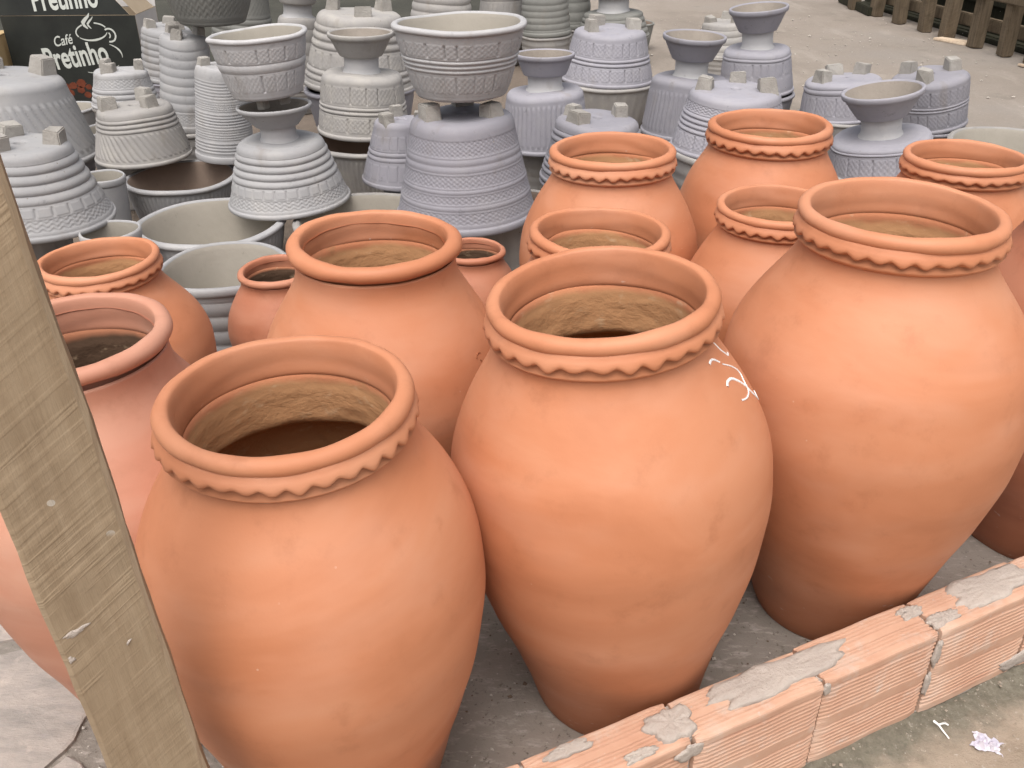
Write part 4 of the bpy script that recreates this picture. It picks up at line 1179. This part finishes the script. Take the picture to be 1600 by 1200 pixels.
# plain tan carton at the picture's edge
M['tan_card'] = plain('tan card', (.40, .29, .15), (.47, .35, .19), .8, .2)
tan = empty('tan_carton', (-3.20, 5.55, .003), (0, 0, R_(6)))
tag(tan, 'plain tan cardboard carton just showing beside the black coffee carton', 'carton')
V, F = box_vf(.46, .40, .40, .004, random.Random(2), .004); link('body', mesh('body', V, F, M['tan_card'], False), tan)
Vl, Fl = box_vf(.47, .205, .004, .002, random.Random(3), .001)
link('lid_flap', mesh('lid_flap', Vl, Fl, M['tan_card'], False), tan, (0, -.104, .401)); link('lid_flap', mesh('lid_flap', Vl, Fl, M['tan_card'], False), tan, (0, .104, .401))

# ------------------------------------------------------------------ dark timber rack beyond the road
M['dark_wood'] = wood_mat('dark damp wood', (.085, .065, .042), (.125, .095, .064), (.165, .128, .088), .5)
M['black_wood'] = wood_mat('near-black wood', (.018, .017, .012), (.030, .029, .019), (.042, .042, .025), .5)  # near-black tone for the boards behind the stakes
rack = empty('timber_rack', (3.5, 7.6, 0))
tag(rack, 'dark weathered timber rack of upright stakes and rails across the bare road', 'rack')
stakes = [(3.379, 8.51), (3.432, 8.08), (3.474, 7.74), (3.525, 7.33), (3.585, 6.97), (3.640, 6.66), (3.70, 6.30), (3.33, 8.95), (3.28, 9.4)]
rr_ = random.Random(9)
for i, (sx_, sy_) in enumerate(stakes):
    V, F = box_vf(.085, .12, .62, .006, rr_, .008)
    o = link('stake', mesh('stake', V, F, M['dark_wood'], False), rack, (sx_ + .045 - 3.5, sy_ - 7.6, 0), (R_(rr_.uniform(-3, 3)), R_(rr_.uniform(-2, 2)), R_(8 + rr_.uniform(-8, 8))))
ra = math.atan2(6.3 - 9.4, 3.70 - 3.28)
def rail(name, x0, y0, x1, y1, z, w, hh, mat, seed):
    L = math.hypot(x1 - x0, y1 - y0)
    V, F = box_vf(L, w, hh, .006, random.Random(seed), .006)
    return link(name, mesh(name, V, F, mat, False), rack, ((x0 + x1) / 2 - 3.5, (y0 + y1) / 2 - 7.6, z), (0, 0, math.atan2(y1 - y0, x1 - x0)))
rail('rail', 3.49, 7.45, 3.70, 6.1, .36, .03, .10, M['dark_wood'], 1)
rail('rail', 3.44, 9.5, 3.72, 7.5, .48, .04, .10, M['dark_wood'], 2)
rail('rail', 3.42, 9.45, 3.92, 6.1, .10, .05, .09, M['dark_wood'], 3)
for q in range(6):
    rail('board', 3.62 + .04 * (q % 2), 9.9, 4.14 + .04 * (q % 2), 6.0, .002 + q * .115, .05, .108, M['black_wood'], 10 + q)
for q in range(4):
    rail('board', 3.50 + .07 * q, 9.7 - .05 * q, 3.94 + .07 * q, 6.2, .003 + .012 * q, .05, .03, M['black_wood'], 30 + q)
rail('board', 3.36, 9.9, 3.335, 8.95, .004, .06, .07, M['black_wood'], 50)

M['pale_wood'] = wood_mat('pale splintered wood', (.50, .38, .27), (.58, .46, .34), (.64, .52, .40), .2)
V, F = box_vf(.30, .10, .018, .006, random.Random(4), .003)
tag(link('wood_offcut', mesh('wood_offcut', V, F, M['pale_wood'], False), None, (3.51, 7.56, .003), (0, 0, R_(-62))), 'pale split wood offcut lying at the foot of the dark rack', 'wood offcut')
V, F = box_vf(.22, .05, .016, .005, random.Random(5), .003)
tag(link('wood_offcut', mesh('wood_offcut', V, F, M['pale_wood'], False), None, (3.60, 6.50, .003), (0, 0, R_(-70))), 'pale narrow wood offcut at the picture edge beside the last dark stake', 'wood offcut')

# ------------------------------------------------------------------ litter, rubble
M['paper'] = plain('lilac white paper', (.46, .43, .52), (.66, .63, .67), .55, .4, 40)
def crumple(seed, sx, sy, hh, nx=16, ny=12):
    rg = np.random.RandomState(seed)
    V = []
    gx = rg.uniform(-1, 1, (5, 5))
    for j in range(ny + 1):
        for i in range(nx + 1):
            u, v = i / nx, j / ny
            e = min(u, 1 - u, v, 1 - v)
            z = abs(math.sin(u * 9 + 2 * math.sin(v * 5)) * math.cos(v * 8 + u * 3)) * hh * min(1, e * 5 + .15) + rg.uniform(0, .003)
            V.append((sx * (u - .5) * (1 - .25 * math.sin(v * 3.1)) + rg.uniform(-.002, .002), sy * (v - .5) * (1 + .2 * math.sin(u * 6)) + rg.uniform(-.002, .002), z))
    F = [(j * (nx + 1) + i, j * (nx + 1) + i + 1, (j + 1) * (nx + 1) + i + 1, (j + 1) * (nx + 1) + i) for j in range(ny) for i in range(nx)]
    me = mesh('paper_scrap', V, F, M['paper'], False)
    return me
pp = link('paper_scrap', crumple(3, .052, .032, .012), None, (.808, 1.036, -.042), (0, 0, R_(-28)))
md = pp.modifiers.new('thick', 'SOLIDIFY'); md.thickness = .0008
tag(pp, 'crumpled lilac-white paper scrap on the soil outside the brick wall', 'litter')
def string_mesh():
    P = [(0, 0, .012), (.006, -.006, .010), (.010, -.016, .007), (.016, -.028, .003)]
    P2 = [(.006, -.006, .010), (.016, -.004, .013), (.022, -.006, .010)]
    V = []; F = []
    for pl in (P, P2):
        o = len(V)
        for i, p in enumerate(pl):
            for q in range(6):
                a = q * PI / 3; r = .002 - .0003 * i
                V.append((p[0] + r * math.cos(a), p[1] + r * .5 * math.sin(a), p[2] + r * math.sin(a)))
        for i in range(len(pl) - 1):
            for q in range(6): F.append((o + i * 6 + q, o + i * 6 + (q + 1) % 6, o + (i + 1) * 6 + (q + 1) % 6, o + (i + 1) * 6 + q))
    return mesh('plastic_strip', V, F, M['chalk'])
tag(link('plastic_strip', string_mesh(), None, (.728, 1.070, -.036)), 'torn white plastic strip at the foot of a brick joint', 'litter')

def rubble(name, n, area, seed, smin, smax, mat):
    rg = random.Random(seed); V = []; F = []
    for _ in range(n):
        p = area(rg)
        s = rg.uniform(smin, smax) * (1 + 1.2 * rg.random() ** 4)
        o = len(V)
        base = [(1, 0, 0), (-1, 0, 0), (0, 1, 0), (0, -1, 0), (0, 0, 1), (0, 0, -1)]
        a = rg.uniform(0, 6.28)
        for b in base:
            q = [c * s * rg.uniform(.5, 1.1) for c in b]
            V.append((p[0] + q[0] * math.cos(a) - q[1] * math.sin(a), p[1] + q[0] * math.sin(a) + q[1] * math.cos(a), p[2] + q[2] * .7 + s * .2))
        for f in ((0, 2, 4), (2, 1, 4), (1, 3, 4), (3, 0, 4), (2, 0, 5), (1, 2, 5), (3, 1, 5), (0, 3, 5)): F.append(tuple(o + k for k in f))
    return tag(link(name, mesh(name, V, F, mat, False)), kind='stuff')
M['crumb'] = cement('mortar crumbs', (.34, .30, .265), (.50, .46, .41), 60, .5, (.2, .15, .11))
M['crumb_soil'] = cement('soil crumbs', (.24, .195, .15), (.40, .34, .28), 60, .5, (.15, .12, .09))
M['crumb_dark'] = cement('dark crumbs', (.10, .07, .05), (.17, .12, .09), 60, .5, (.06, .05, .04))
def out_area(r):
    p = wall_pt(r.uniform(.3, 1.7), r.uniform(.35, .685), SOIL + .008); return p
def foot_area(r):
    p = wall_pt(r.uniform(.3, 1.7), .684 - abs(r.gauss(0, .010)), SOIL + .018); return p
def in_area(r):
    return wall_pt(r.uniform(-.7, 1.5), r.uniform(.78, 1.3), .012)
rubble('rubble', 500, out_area, 1, .0008, .0028, M['crumb_soil'])
rubble('rubble', 110, foot_area, 2, .001, .003, M['crumb_soil'])
rubble('rubble', 500, in_area, 3, .001, .0032, M['crumb_dark'])
rubble('rubble', 350, in_area, 4, .001, .004, M['crumb'])
def road_area(r): return (r.uniform(.9, 3.4), r.uniform(4.6, 9), .003)
rubble('rubble', 300, road_area, 5, .003, .010, M['crumb'])
